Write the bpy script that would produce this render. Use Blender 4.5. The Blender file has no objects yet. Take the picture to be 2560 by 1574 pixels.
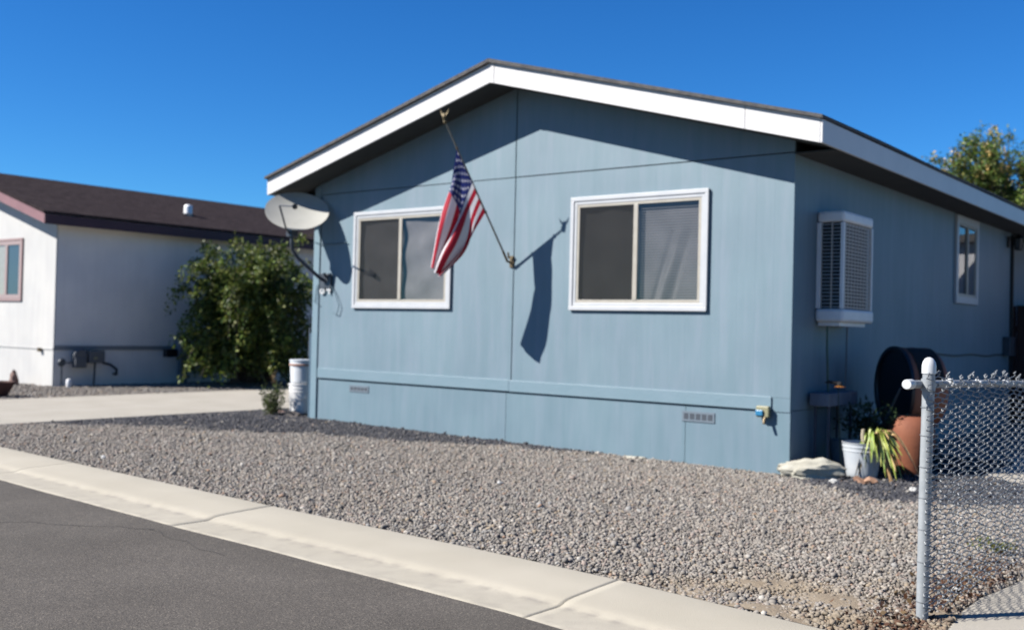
import bpy, bmesh, math, random
import numpy as np
from mathutils import Vector, Matrix
random.seed(7); RNG = np.random.default_rng(11)
S = bpy.context.scene; COL = S.collection

# ------------------------------------------------------------------ helpers
KA=.42      # all paint, stone and leaf colours below are written for exposure 0 and scaled together
def kc(c,k=None): return tuple(v*(KA if k is None else k) for v in c)
class MB:
    def __init__(s): s.v=[]; s.f=[]; s.ch=[]
    def add(s, vs, fs):
        s.ch.append((len(s.v),len(s.f))); o=len(s.v); s.v += [tuple(p) for p in vs]; s.f += [tuple(i+o for i in f) for f in fs]; return s
    def box(s,x0,x1,y0,y1,z0,z1):
        return s.add([(x0,y0,z0),(x1,y0,z0),(x1,y1,z0),(x0,y1,z0),(x0,y0,z1),(x1,y0,z1),(x1,y1,z1),(x0,y1,z1)],
                     [(0,3,2,1),(4,5,6,7),(0,1,5,4),(1,2,6,5),(2,3,7,6),(3,0,4,7)])
    def prism_y(s,pts,y0,y1):     # polygon of (x,z) listed anticlockwise seen from -y
        n=len(pts); vs=[(x,y0,z) for x,z in pts]+[(x,y1,z) for x,z in pts]
        fs=[tuple(range(n)), tuple(range(2*n-1,n-1,-1))]
        for i in range(n):
            j=(i+1)%n; fs.append((j,i,i+n,j+n))
        return s.add(vs,fs)
    def prism_x(s,pts,x0,x1):     # polygon of (y,z)
        n=len(pts); vs=[(x0,y,z) for y,z in pts]+[(x1,y,z) for y,z in pts]
        fs=[tuple(range(n-1,-1,-1)), tuple(range(n,2*n))]
        for i in range(n):
            j=(i+1)%n; fs.append((i,j,j+n,i+n))
        return s.add(vs,fs)
    def prism_z(s,pts,z0,z1):
        n=len(pts); vs=[(x,y,z0) for x,y in pts]+[(x,y,z1) for x,y in pts]
        fs=[tuple(range(n-1,-1,-1)), tuple(range(n,2*n))]
        for i in range(n):
            j=(i+1)%n; fs.append((i,j,j+n,i+n))
        return s.add(vs,fs)
    def tube(s,path,r,seg=8,cap=True):
        P=[Vector(p) for p in path]; n=len(P)
        if not hasattr(r,'__len__'): r=[r]*n
        up=None; vs=[]; fs=[]
        for i,p in enumerate(P):
            t=(P[min(i+1,n-1)]-P[max(i-1,0)]); t.normalize()
            if up is None:
                up=Vector((0,0,1)) if abs(t.z)<.9 else Vector((1,0,0))
            a=up-t*up.dot(t)
            if a.length<1e-4: a=t.orthogonal()
            a.normalize(); b=t.cross(a); up=a
            for k in range(seg):
                an=2*math.pi*k/seg; vs.append(p+(a*math.cos(an)+b*math.sin(an))*r[i])
        for i in range(n-1):
            for k in range(seg):
                k2=(k+1)%seg; fs.append((i*seg+k,i*seg+k2,(i+1)*seg+k2,(i+1)*seg+k))
        if cap:
            fs.append(tuple(range(seg-1,-1,-1))); fs.append(tuple((n-1)*seg+k for k in range(seg)))
        return s.add(vs,fs)
    def lathe(s,prof,c=(0,0,0),seg=24,M=None,cap=True):  # prof of (r,z)
        vs=[]; fs=[]; n=len(prof)
        for r,z in prof:
            for k in range(seg):
                an=2*math.pi*k/seg; v=Vector((r*math.cos(an),r*math.sin(an),z))
                if M: v=M@v
                vs.append(v+Vector(c))
        for i in range(n-1):
            for k in range(seg):
                k2=(k+1)%seg; fs.append((i*seg+k,i*seg+k2,(i+1)*seg+k2,(i+1)*seg+k))
        if cap:
            fs.append(tuple(range(seg-1,-1,-1))); fs.append(tuple((n-1)*seg+k for k in range(seg)))
        return s.add(vs,fs)
    def frame(s,x0,x1,z0,z1,w,y0,y1):  # four butted boards in the xz plane
        s.box(x0,x1,y0,y1,z0,z0+w); s.box(x0,x1,y0,y1,z1-w,z1)
        s.box(x0,x0+w,y0+.0015,y1,z0+w,z1-w); s.box(x1-w,x1,y0+.0015,y1,z0+w,z1-w); return s
    def build(s,name,m,parent=None,smooth=False,bevel=0,label=None):
        me=bpy.data.meshes.new(name); me.from_pydata([tuple(v) for v in s.v],[],s.f); me.update()
        if m: me.materials.append(m)
        if smooth:
            me.shade_smooth()
            try: me.set_sharp_from_angle(angle=math.radians(40))
            except Exception: pass
        o=bpy.data.objects.new(name,me); COL.objects.link(o)
        if parent is not None: o.parent=parent
        if bevel:
            b=o.modifiers.new('bevel','BEVEL'); b.width=bevel; b.segments=2; b.limit_method='ANGLE'
        if label: o['label']=label
        return o
def build_each(mb,name,m,parent=None,smooth=False,bevel=0):
    out=[]; ch=mb.ch+[(len(mb.v),len(mb.f))]
    for (v0,f0),(v1,f1) in zip(ch,ch[1:]):
        k=MB(); k.add(mb.v[v0:v1],[tuple(i-v0 for i in f) for f in mb.f[f0:f1]]); out.append(k.build(name,m,parent,smooth,bevel))
    return out
def tag(o,label=None,cat=None,group=None,kind=None):
    if label: o['label']=label
    if cat: o['category']=cat
    if group: o['group']=group
    if kind: o['kind']=kind
    return o
def thing(name,label,cat,loc=(0,0,0),group=None):
    o=bpy.data.objects.new(name,None); COL.objects.link(o); o.location=loc; o.empty_display_size=.1
    return tag(o,label,cat,group)
# parts are written in world coordinates; this keeps them there under an Empty placed at its base
def settle(root):
    inv=Matrix.Translation(root.location).inverted()
    for ch in root.children: ch.matrix_parent_inverse=inv
def smooth01(t): t=max(0,min(1,t)); return t*t*(3-2*t)

# ------------------------------------------------------------------ materials
def new_mat(name):
    m=bpy.data.materials.new(name); m.use_nodes=True; nt=m.node_tree
    return m,nt,nt.nodes['Principled BSDF']
def N(nt,t,**k):
    n=nt.nodes.new(t)
    for a,b in k.items(): setattr(n,a,b)
    return n
def ramp(nt,stops):
    r=N(nt,'ShaderNodeValToRGB'); cr=r.color_ramp
    while len(cr.elements)<len(stops): cr.elements.new(.5)
    for e,(p,c) in zip(cr.elements,stops): e.position=p; e.color=(*c,1)
    return r
def mat(name,col,rough=.6,col2=None,scale=8,stretch=(1,1,1),bump=0,bscale=40,bstretch=(1,1,1),metal=0,detail=5,spec=.5,lo=.35,hi=.65,coat=0):
    col=kc(col); col2=kc(col2) if col2 else None
    m,nt,b=new_mat(name); L=nt.links.new
    b.inputs['Base Color'].default_value=(*col,1); b.inputs['Roughness'].default_value=rough
    b.inputs['Metallic'].default_value=metal; b.inputs['Specular IOR Level'].default_value=spec
    if coat: b.inputs['Coat Weight'].default_value=coat
    if col2 or bump:
        tc=N(nt,'ShaderNodeTexCoord')
    if col2:
        mp=N(nt,'ShaderNodeMapping'); mp.inputs['Scale'].default_value=stretch
        no=N(nt,'ShaderNodeTexNoise'); no.inputs['Scale'].default_value=scale; no.inputs['Detail'].default_value=detail
        r=ramp(nt,[(lo,col),(hi,col2)])
        L(tc.outputs['Object'],mp.inputs['Vector']); L(mp.outputs[0],no.inputs['Vector']); L(no.outputs['Fac'],r.inputs[0]); L(r.outputs[0],b.inputs['Base Color'])
    if bump:
        mp=N(nt,'ShaderNodeMapping'); mp.inputs['Scale'].default_value=bstretch
        no=N(nt,'ShaderNodeTexNoise'); no.inputs['Scale'].default_value=bscale; no.inputs['Detail'].default_value=6
        bp=N(nt,'ShaderNodeBump'); bp.inputs['Strength'].default_value=bump; bp.inputs['Distance'].default_value=.01
        L(tc.outputs['Object'],mp.inputs['Vector']); L(mp.outputs[0],no.inputs['Vector']); L(no.outputs['Fac'],bp.inputs['Height']); L(bp.outputs[0],b.inputs['Normal'])
    return m
def siding_mat(name,c1,c2,c3,groove=.2,axis='X',gdepth=.4,rough=.6):
    """painted wood siding: soft vertical streaks, faded patches and shallow vertical grooves"""
    c1,c2,c3=kc(c1),kc(c2),kc(c3)
    m,nt,b=new_mat(name); L=nt.links.new
    tc=N(nt,'ShaderNodeTexCoord'); b.inputs['Roughness'].default_value=rough
    mp=N(nt,'ShaderNodeMapping'); mp.inputs['Scale'].default_value=(3.2,3.2,.35)
    n1=N(nt,'ShaderNodeTexNoise'); n1.inputs['Scale'].default_value=2.2; n1.inputs['Detail'].default_value=6; n1.inputs['Roughness'].default_value=.62
    r1=ramp(nt,[(.36,c1),(.5,c2),(.66,c3)])
    n2=N(nt,'ShaderNodeTexNoise'); n2.inputs['Scale'].default_value=1.1; n2.inputs['Detail'].default_value=4
    r2=ramp(nt,[(.4,(.94,.94,.95)),(.65,(1.05,1.04,1.03))])
    mx=N(nt,'ShaderNodeMix',data_type='RGBA',blend_type='MULTIPLY'); mx.inputs[0].default_value=1
    L(tc.outputs['Object'],mp.inputs[0]); L(mp.outputs[0],n1.inputs['Vector']); L(n1.outputs['Fac'],r1.inputs[0])
    L(tc.outputs['Object'],n2.inputs['Vector']); L(n2.outputs['Fac'],r2.inputs[0])
    L(r1.outputs[0],mx.inputs[6]); L(r2.outputs[0],mx.inputs[7]); L(mx.outputs[2],b.inputs['Base Color'])
    # grooves
    sx=N(nt,'ShaderNodeSeparateXYZ'); L(tc.outputs['Object'],sx.inputs[0])
    md=N(nt,'ShaderNodeMath',operation='PINGPONG'); md.inputs[1].default_value=groove/2
    L(sx.outputs[axis],md.inputs[0])
    gr=N(nt,'ShaderNodeMapRange'); gr.inputs[1].default_value=0; gr.inputs[2].default_value=.006; L(md.outputs[0],gr.inputs[0])
    mp2=N(nt,'ShaderNodeMapping'); mp2.inputs['Scale'].default_value=(40,40,2.5)
    n3=N(nt,'ShaderNodeTexNoise'); n3.inputs['Scale'].default_value=3; n3.inputs['Detail'].default_value=5
    L(tc.outputs['Object'],mp2.inputs[0]); L(mp2.outputs[0],n3.inputs['Vector'])
    ad=N(nt,'ShaderNodeMath',operation='MULTIPLY_ADD'); ad.inputs[1].default_value=.35; L(n3.outputs['Fac'],ad.inputs[0]); L(gr.outputs[0],ad.inputs[2])
    bp=N(nt,'ShaderNodeBump'); bp.inputs['Strength'].default_value=gdepth; bp.inputs['Distance'].default_value=.006
    L(ad.outputs[0],bp.inputs['Height']); L(bp.outputs[0],b.inputs['Normal'])
    return m
def attr_mat(name,rough=.7,transl=0,attr='Col',bump=0,bscale=80):
    m,nt,b=new_mat(name); L=nt.links.new
    a=N(nt,'ShaderNodeAttribute'); a.attribute_name=attr; L(a.outputs['Color'],b.inputs['Base Color']); b.inputs['Roughness'].default_value=rough
    b.inputs['Specular IOR Level'].default_value=.3
    if transl:
        out=nt.nodes['Material Output']; tr=N(nt,'ShaderNodeBsdfTranslucent'); mx=N(nt,'ShaderNodeMixShader'); mx.inputs[0].default_value=transl
        L(a.outputs['Color'],tr.inputs['Color']); L(b.outputs[0],mx.inputs[1]); L(tr.outputs[0],mx.inputs[2]); L(mx.outputs[0],out.inputs[0])
    return m
def set_cols(me,cols):      # per-vertex colours
    at=me.color_attributes.new('Col','FLOAT_COLOR','POINT'); a=np.ones((len(cols),4),np.float32); a[:,:3]=cols
    at.data.foreach_set('color',a.ravel())
def np_mesh(name,V,F,cols,m,parent=None,smooth=False,raw=False):
    me=bpy.data.meshes.new(name); nv=len(V); nf,k=F.shape
    me.vertices.add(nv); me.vertices.foreach_set('co',V.astype(np.float32).ravel())
    me.loops.add(nf*k); me.loops.foreach_set('vertex_index',F.astype(np.int32).ravel())
    me.polygons.add(nf); me.polygons.foreach_set('loop_start',np.arange(0,nf*k,k,dtype=np.int32))
    try: me.polygons.foreach_set('loop_total',np.full(nf,k,dtype=np.int32))
    except Exception: pass
    if smooth: me.polygons.foreach_set('use_smooth',np.ones(nf,bool))
    me.update(calc_edges=True); me.validate()
    if cols is not None: set_cols(me,np.array(cols)*(1 if raw else KA))
    me.materials.append(m); o=bpy.data.objects.new(name,me); COL.objects.link(o)
    if parent is not None: o.parent=parent
    return o

BLUE1,BLUE2,BLUE3=(.212,.335,.405),(.232,.350,.425),(.266,.370,.455)
M={}
M['siding']=siding_mat('blue_siding_paint',BLUE1,BLUE2,BLUE3,.203,'X',.2)
M['siding_side']=siding_mat('blue_siding_paint_side',BLUE1,BLUE2,BLUE3,.203,'Y',.22)
M['skirt']=siding_mat('blue_skirting_paint',(.198,.325,.395),(.218,.34,.415),(.245,.358,.44),.406,'X',.2)
M['band']=mat('blue_trim_paint',(.235,.37,.445),.55,(.262,.39,.47),3,(1,1,2),.2,30)
M['gap']=mat('seam_sealant',(.055,.10,.14),.8)
M['white']=mat('white_fascia_paint',(.92,.91,.905),.5,(1.0,.99,.98),2,(1,1,1),.15,14)
M['trim']=mat('white_window_trim',(.70,.73,.77),.45,(.77,.79,.82),6,(1,1,1),.05,20)
M['vinyl']=mat('cream_vinyl_frame',(.56,.52,.44),.45,(.62,.58,.50),10)
M['shingle']=mat('grey_asphalt_shingle',(.10,.10,.11),.95,(.19,.18,.17),14,(1,1,1),1,160)
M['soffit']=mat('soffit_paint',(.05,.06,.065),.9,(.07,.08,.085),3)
M['brown_shingle']=None
M['concrete']=mat('pale_concrete',(.60,.55,.46),.9,(.68,.625,.53),1.6,(1,1,1),.5,220,detail=9)
M['plastic_white']=mat('weathered_white_plastic',(1.15,1.15,1.16),.5,(1.28,1.27,1.26),5)
M['bucket']=mat('scuffed_white_bucket_plastic',(.66,.72,.78),.45,(.80,.84,.88),7)
M['galv']=mat('galvanised_steel',(.42,.455,.48),.55,(.54,.57,.59),18,(1,1,.4),.12,60,metal=.1)
M['wire']=mat('galvanised_wire',(.26,.28,.30),.5,(.38,.40,.42),30,metal=.2)
M['cap']=mat('weathered_aluminium_cap',(.95,.97,.98),.4,metal=.1)
M['navy']=mat('dark_navy_plastic',(.008,.011,.018),.45,(.014,.018,.028),4)
M['terra']=mat('terracotta_clay',(.30,.085,.035),.8,(.38,.12,.05),5,(1,1,1),.2,30)
M['brownbarrel']=mat('rusty_brown_barrel',(.34,.11,.06),.7,(.46,.16,.08),3)
M['black']=mat('black_metal',(.012,.012,.014),.5)
M['dark']=mat('dark_opening',(.01,.01,.012),.9)
M['brass']=mat('aged_brass',(.34,.26,.15),.45,(.24,.17,.09),20,metal=.6)
M['gold']=mat('gold_finial',(.20,.15,.07),.5,metal=.5)
M['pole']=mat('grey_flagpole_paint',(.34,.33,.29),.4,(.42,.41,.36),20,metal=.3)
M['dish']=mat('off_white_dish_paint',(.66,.655,.60),.5,(.74,.73,.67),3)
M['dishmetal']=mat('dark_grey_dish_metal',(.07,.085,.11),.45,(.12,.14,.17),12,metal=.3)
M['rock']=mat('pale_sandstone',(.50,.47,.38),.9,(.72,.69,.58),4,(1,1,1.8),.9,14,detail=8,lo=.3,hi=.6)
M['greenhose']=mat('green_hose_rubber',(.03,.12,.09),.5)
M['digit']=mat('white_number_enamel',(.85,.87,.88),.4)
M['wood']=mat('dark_red_wood',(.055,.018,.013),.8,(.095,.03,.02),4,(6,6,.6),.3,20)
M['greywood']=mat('weathered_wood_stake',(.10,.09,.085),.8)
M['asphalt']=None

# ------------------------------------------------------------------ camera
R_=((0.78650,0.61711,0.02431),(-0.01056,-0.02593,0.99961),(-0.61750,0.78645,0.01388)); CAM=(4.2911,-10.0867,1.4243)
cd=bpy.data.cameras.new('camera'); cam=bpy.data.objects.new('camera',cd); COL.objects.link(cam); S.camera=cam
r,u,f=[Vector(a).normalized() for a in R_]
cam.matrix_world=Matrix(((r.x,u.x,-f.x,CAM[0]),(r.y,u.y,-f.y,CAM[1]),(r.z,u.z,-f.z,CAM[2]),(0,0,0,1)))
cd.sensor_width=36; cd.lens=2595.7/2560*36; cd.clip_end=2000; cd.clip_start=.05
cd.dof.use_dof=True; cd.dof.focus_distance=3.9; cd.dof.aperture_fstop=2.7

# ------------------------------------------------------------------ light
SD=Vector((.8,1,-1.04)).normalized()      # travel direction of sunlight
sl=bpy.data.lights.new('sun','SUN'); so=bpy.data.objects.new('sun',sl); COL.objects.link(so)
sl.energy=5.0; sl.angle=math.radians(.53); sl.color=(1,.955,.89)
so.rotation_euler=SD.to_track_quat('-Z','Y').to_euler(); so.location=(-8,-14,14)
w=bpy.data.worlds.new('World'); S.world=w; w.use_nodes=True; nt=w.node_tree
bg=nt.nodes['Background']; sk=N(nt,'ShaderNodeTexSky'); sk.sky_type='NISHITA'; sk.sun_disc=False
sk.sun_elevation=math.asin(-SD.z); sk.sun_rotation=math.atan2(-SD.x,-SD.y)
sk.altitude=1400; sk.air_density=1.0; sk.dust_density=.15; sk.ozone_density=2.6
hs=N(nt,'ShaderNodeHueSaturation'); hs.inputs['Saturation'].default_value=1.28; hs.inputs['Hue'].default_value=.503
tn=N(nt,'ShaderNodeMix',data_type='RGBA',blend_type='MULTIPLY'); tn.inputs[0].default_value=1; tn.inputs[7].default_value=(.395,.85,1.16,1)
nt.links.new(sk.outputs[0],hs.inputs['Color']); nt.links.new(hs.outputs[0],tn.inputs[6]); nt.links.new(tn.outputs[2],bg.inputs[0]); bg.inputs[1].default_value=.05
S.view_settings.view_transform='Standard'; S.view_settings.look='None'; S.view_settings.exposure=1.32; S.view_settings.gamma=1

# ------------------------------------------------------------------ ground heights
W=7.3
def gz(x,y):      # yard surface: a touch higher at the left end of the house
    return .062*float(np.interp(x,[-9.3,-8.3,-7.3,0],[0,.9,1,0]))*smooth01((y+4.6)/3.6)
def yback(x):     # back edge of the kerb band
    P=[(-60,-1.9),(-20,-3.85),(-12,-4.32),(-7.13,-4.58),(-2.2,-4.85),(.35,-4.95),(1.1,-5.0),(2.35,-5.15),(4,-5.42),(8,-6.2),(30,-10)]
    for (a,b),(c,d) in zip(P,P[1:]):
        if x<=c: return b+(d-b)*(x-a)/(c-a)
    return -10
def nz(x,y,s=1.0): return (math.sin(x*2.1*s+1.3*math.sin(y*1.7*s))+math.sin(y*2.7*s+1.1*math.cos(x*1.9*s)))*.5

# base ground sheet
m,nt,b=new_mat('dry_ground'); L=nt.links.new
tc=N(nt,'ShaderNodeTexCoord'); n1=N(nt,'ShaderNodeTexVoronoi'); n1.inputs['Scale'].default_value=28; L(tc.outputs['Object'],n1.inputs['Vector'])
rr=ramp(nt,[(0,kc((.16,.14,.13))),(.5,kc((.34,.31,.28))),(1,kc((.50,.46,.42)))]); sp=N(nt,'ShaderNodeSeparateColor'); L(n1.outputs['Color'],sp.inputs[0]); L(sp.outputs[0],rr.inputs[0]); L(rr.outputs[0],b.inputs['Base Color'])
b.inputs['Roughness'].default_value=.95; bp=N(nt,'ShaderNodeBump'); bp.inputs['Distance'].default_value=.02; bp.invert=True; L(n1.outputs['Distance'],bp.inputs['Height']); L(bp.outputs[0],b.inputs['Normal'])
M['ground']=m
g=MB(); g.add([(-400,-400,-.14),(400,-400,-.14),(400,600,-.14),(-400,600,-.14)],[(0,1,2,3)])
tag(g.build('ground',M['ground']),kind='structure')
# yard (gravelled lot), one sheet following the height function, behind the kerb
xs=[-90,-60,-40,-28]+[-24+i*.5 for i in range(59)]+[5.6,6.5,8,12,20,30]; rows=[0,.04,.1,.2,.3,.4,.5,.6,.7,.8,.9,1.0]
yb=MB(); vs=[];fs=[]; far=60; nr=len(rows)+3
for x in xs:
    y0=yback(x)
    ys=[y0+(6-y0)*t for t in rows]+[12,25,far]
    vs+=[(x,y,gz(x,y)-.004) for y in ys]
for i in range(len(xs)-1):
    for j in range(nr-1):
        fs.append((i*nr+j,(i+1)*nr+j,(i+1)*nr+j+1,i*nr+j+1))
yb.add(vs,fs); tag(yb.build('yard_ground',M['ground'],smooth=True),kind='structure')

# road
m,nt,b=new_mat('worn_asphalt'); L=nt.links.new; tc=N(nt,'ShaderNodeTexCoord')
n1=N(nt,'ShaderNodeTexNoise'); n1.inputs['Scale'].default_value=1.3; n1.inputs['Detail'].default_value=8
n2=N(nt,'ShaderNodeTexNoise'); n2.inputs['Scale'].default_value=110; n2.inputs['Detail'].default_value=3
n3=N(nt,'ShaderNodeTexVoronoi'); n3.inputs['Scale'].default_value=125
for n in(n1,n2,n3): L(tc.outputs['Object'],n.inputs['Vector'])
r1=ramp(nt,[(.3,kc((.135,.121,.106))),(.7,kc((.180,.162,.143)))]); r2=ramp(nt,[(.3,(.72,.72,.72)),(.7,(1.3,1.29,1.27))]); L(n1.outputs['Fac'],r1.inputs[0]); L(n2.outputs['Fac'],r2.inputs[0])
mx0=N(nt,'ShaderNodeMix',data_type='RGBA',blend_type='MULTIPLY'); mx0.inputs[0].default_value=1; L(r1.outputs[0],mx0.inputs[6]); L(r2.outputs[0],mx0.inputs[7])
s3=N(nt,'ShaderNodeSeparateColor'); L(n3.outputs['Color'],s3.inputs[0]); r3=ramp(nt,[(0,(.70,.70,.70)),(.5,(1,1,1)),(.86,(1.12,1.11,1.10)),(.97,(1.6,1.57,1.5))]); L(s3.outputs[0],r3.inputs[0])
mx=N(nt,'ShaderNodeMix',data_type='RGBA',blend_type='MULTIPLY'); mx.inputs[0].default_value=1; L(mx0.outputs[2],mx.inputs[6]); L(r3.outputs[0],mx.inputs[7]); L(mx.outputs[2],b.inputs['Base Color'])
b.inputs['Roughness'].default_value=.92; b.inputs['Specular IOR Level'].default_value=.25; bp=N(nt,'ShaderNodeBump'); bp.inputs['Distance'].default_value=.006; bp.inputs['Strength'].default_value=.7; L(n2.outputs['Fac'],bp.inputs['Height']); L(bp.outputs[0],b.inputs['Normal'])
M['asphalt']=m
CUT=[-90,-50,-24]+[-20+i*.5 for i in range(60)]+[12,20,30]
rd=MB(); vs=[];fs=[]
for x in CUT: vs+=[(x,yback(x)-.905-.008*math.sin(x*5.3)*math.sin(x*2.1),-.0212),(x,yback(x)-5,.03),(x,yback(x)-60,-.10)]
for i in range(len(CUT)-1):
    for j in range(2): fs.append((i*3+j,i*3+j+1,(i+1)*3+j+1,(i+1)*3+j))
rd.add(vs,fs); tag(rd.build('road',M['asphalt'],smooth=True),kind='structure')
# hairline crack sealed into the road near the kerb
ck=MB(); px=[(-5.1+i*.14,-6.15+.05*math.sin(i*1.3)+.02*math.sin(i*3.7)+i*.018) for i in range(16)]
vs=[];fs=[]
for i,(x,y) in enumerate(px): ww=.006+.004*math.sin(i*2.1); vs+=[(x,y-ww,-.1155),(x,y+ww,-.1155)]
for i in range(15): fs.append((2*i,2*i+2,2*i+3,2*i+1))

def zroad(x,y): off=yback(x)-y; return -.0215+(off-.928)*(.0515/4.072)
def crack(pts,w,name='road_crack'):
    vs=[];fs=[]
    for i,(x,y) in enumerate(pts): ww=w*(.6+.5*math.sin(i*2.1)**2); vs+=[(x,y-ww,zroad(x,y-ww)+.0022),(x,y+ww,zroad(x,y+ww)+.0022)]
    for i in range(len(pts)-1): fs.append((2*i,2*i+2,2*i+3,2*i+1))
    k=MB(); k.add(vs,fs); tag(k.build(name,mat('crack_shadow_tar',(.05,.046,.042),.95)),kind='structure')
crack([(-3.9+i*.13,-7.1+i*.085+.03*math.sin(i*1.7)+.02*math.sin(i*3.3)) for i in range(15)],.006)
crack([(-2.1+i*.13,-5.95+.03*math.sin(i*1.9)-i*.02) for i in range(9)],.004)
# kerb band: flat pale strip, soft crest, short face down to the gutter
m,nt,b=new_mat('kerb_concrete'); L=nt.links.new; tc=N(nt,'ShaderNodeTexCoord')
n1=N(nt,'ShaderNodeTexNoise'); n1.inputs['Scale'].default_value=1.4; n1.inputs['Detail'].default_value=9; L(tc.outputs['Object'],n1.inputs['Vector'])
r1=ramp(nt,[(.32,kc((.63,.575,.46))),(.7,kc((.71,.65,.53)))]); L(n1.outputs['Fac'],r1.inputs[0])
n2=N(nt,'ShaderNodeTexNoise'); n2.inputs['Scale'].default_value=9; n2.inputs['Detail'].default_value=7; L(tc.outputs['Object'],n2.inputs['Vector'])
at=N(nt,'ShaderNodeAttribute'); at.attribute_name='Col'
ma=N(nt,'ShaderNodeMath',operation='MULTIPLY'); sr=N(nt,'ShaderNodeMapRange'); sr.inputs[1].default_value=.42; sr.inputs[2].default_value=.66
L(n2.outputs['Fac'],sr.inputs[0]); L(sr.outputs[0],ma.inputs[0]); L(at.outputs['Fac'],ma.inputs[1])
mx=N(nt,'ShaderNodeMix',data_type='RGBA'); L(ma.outputs[0],mx.inputs[0]); L(r1.outputs[0],mx.inputs[6]); mx.inputs[7].default_value=(.16,.145,.125,1); L(mx.outputs[2],b.inputs['Base Color'])
b.inputs['Roughness'].default_value=.9; n4=N(nt,'ShaderNodeTexNoise'); n4.inputs['Scale'].default_value=150; L(tc.outputs['Object'],n4.inputs['Vector'])
bp=N(nt,'ShaderNodeBump'); bp.inputs['Distance'].default_value=.003; bp.inputs['Strength'].default_value=.6; L(n4.outputs['Fac'],bp.inputs['Height']); L(bp.outputs[0],b.inputs['Normal'])
M['kerb']=m
prof=[(.0,-.10),(.0,.010),(-.02,.014),(-.25,.008),(-.46,.001),(-.515,-.003),(-.55,-.009),(-.578,-.019),(-.600,-.024),(-.625,-.025),(-.69,-.024),(-.85,-.0225),(-.93,-.0235),(-.945,-.12)]
stain=[0,0,0,0,.02,.04,.10,.35,.75,.40,.15,.30,.95,1]
XS=[-90,-50,-24]; x=-20.0
joints=[-2.12,1.13,-5.37,-8.6,-11.9,4.4]
while x<12: XS.append(x); x+=.1
for j in joints: XS+= [j-.007,j-.004,j+.004,j+.007]
XS=sorted(set(XS+[20,30])); V=[];C=[]
for x in XS:
    dj=min(abs(x+.16*0-j) for j in joints)
    for k,(oy,z) in enumerate(prof):
        jx=x-.28*(-oy)          # joints run square to the kerb line in the ground
        d=.009 if dj<.0045 and 0<k<13 else 0
        wav=.003*math.sin(x*1.1)
        V.append((x,yback(x)+oy+(wav if k>3 else 0),z-d)); C.append((stain[k],)*3)
V=np.array(V);C=np.array(C); n=len(prof); F=[]
for i in range(len(XS)-1):
    for k in range(n-1): F.append((i*n+k,i*n+k+1,(i+1)*n+k+1,(i+1)*n+k))
tag(np_mesh('kerb',V,np.array(F),C,M['kerb'],smooth=False,raw=True),kind='structure')

# driveway to the left of the house and path at the far right
def slab(name,pts,z0,z1,m):
    o=MB().prism_z(pts,z0,z1).build(name,m,bevel=.01); return tag(o,kind='structure')
slab('driveway',[(-13.38,-4.30),(-9.33,-4.52),(-9.40,-1.7),(-9.3,16),(-13.6,16),(-13.5,-.1)],-.1,.022,M['concrete'])
# right path, rounded front corner near the fence post, wandering left edge
pts=[(3.3,-5.33),(8,-6.2),(8,3),(3.4,3.0),(2.95,1.0),(2.90,-2.9),(2.86,-3.5),(2.80,-3.95),(2.80,-4.3),(2.84,-4.7),(2.86,-5.0),(2.9,-5.24)]
slab('front_path',pts,-.1,.010,M['concrete'])
slab('side_slab',[(1.45,1.62),(1.95,1.10),(2.9,1.0),(3.3,3.0),(2.2,9.0),(1.2,9.0),(1.3,3.0)],-.1,.008,M['concrete'])

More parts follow.
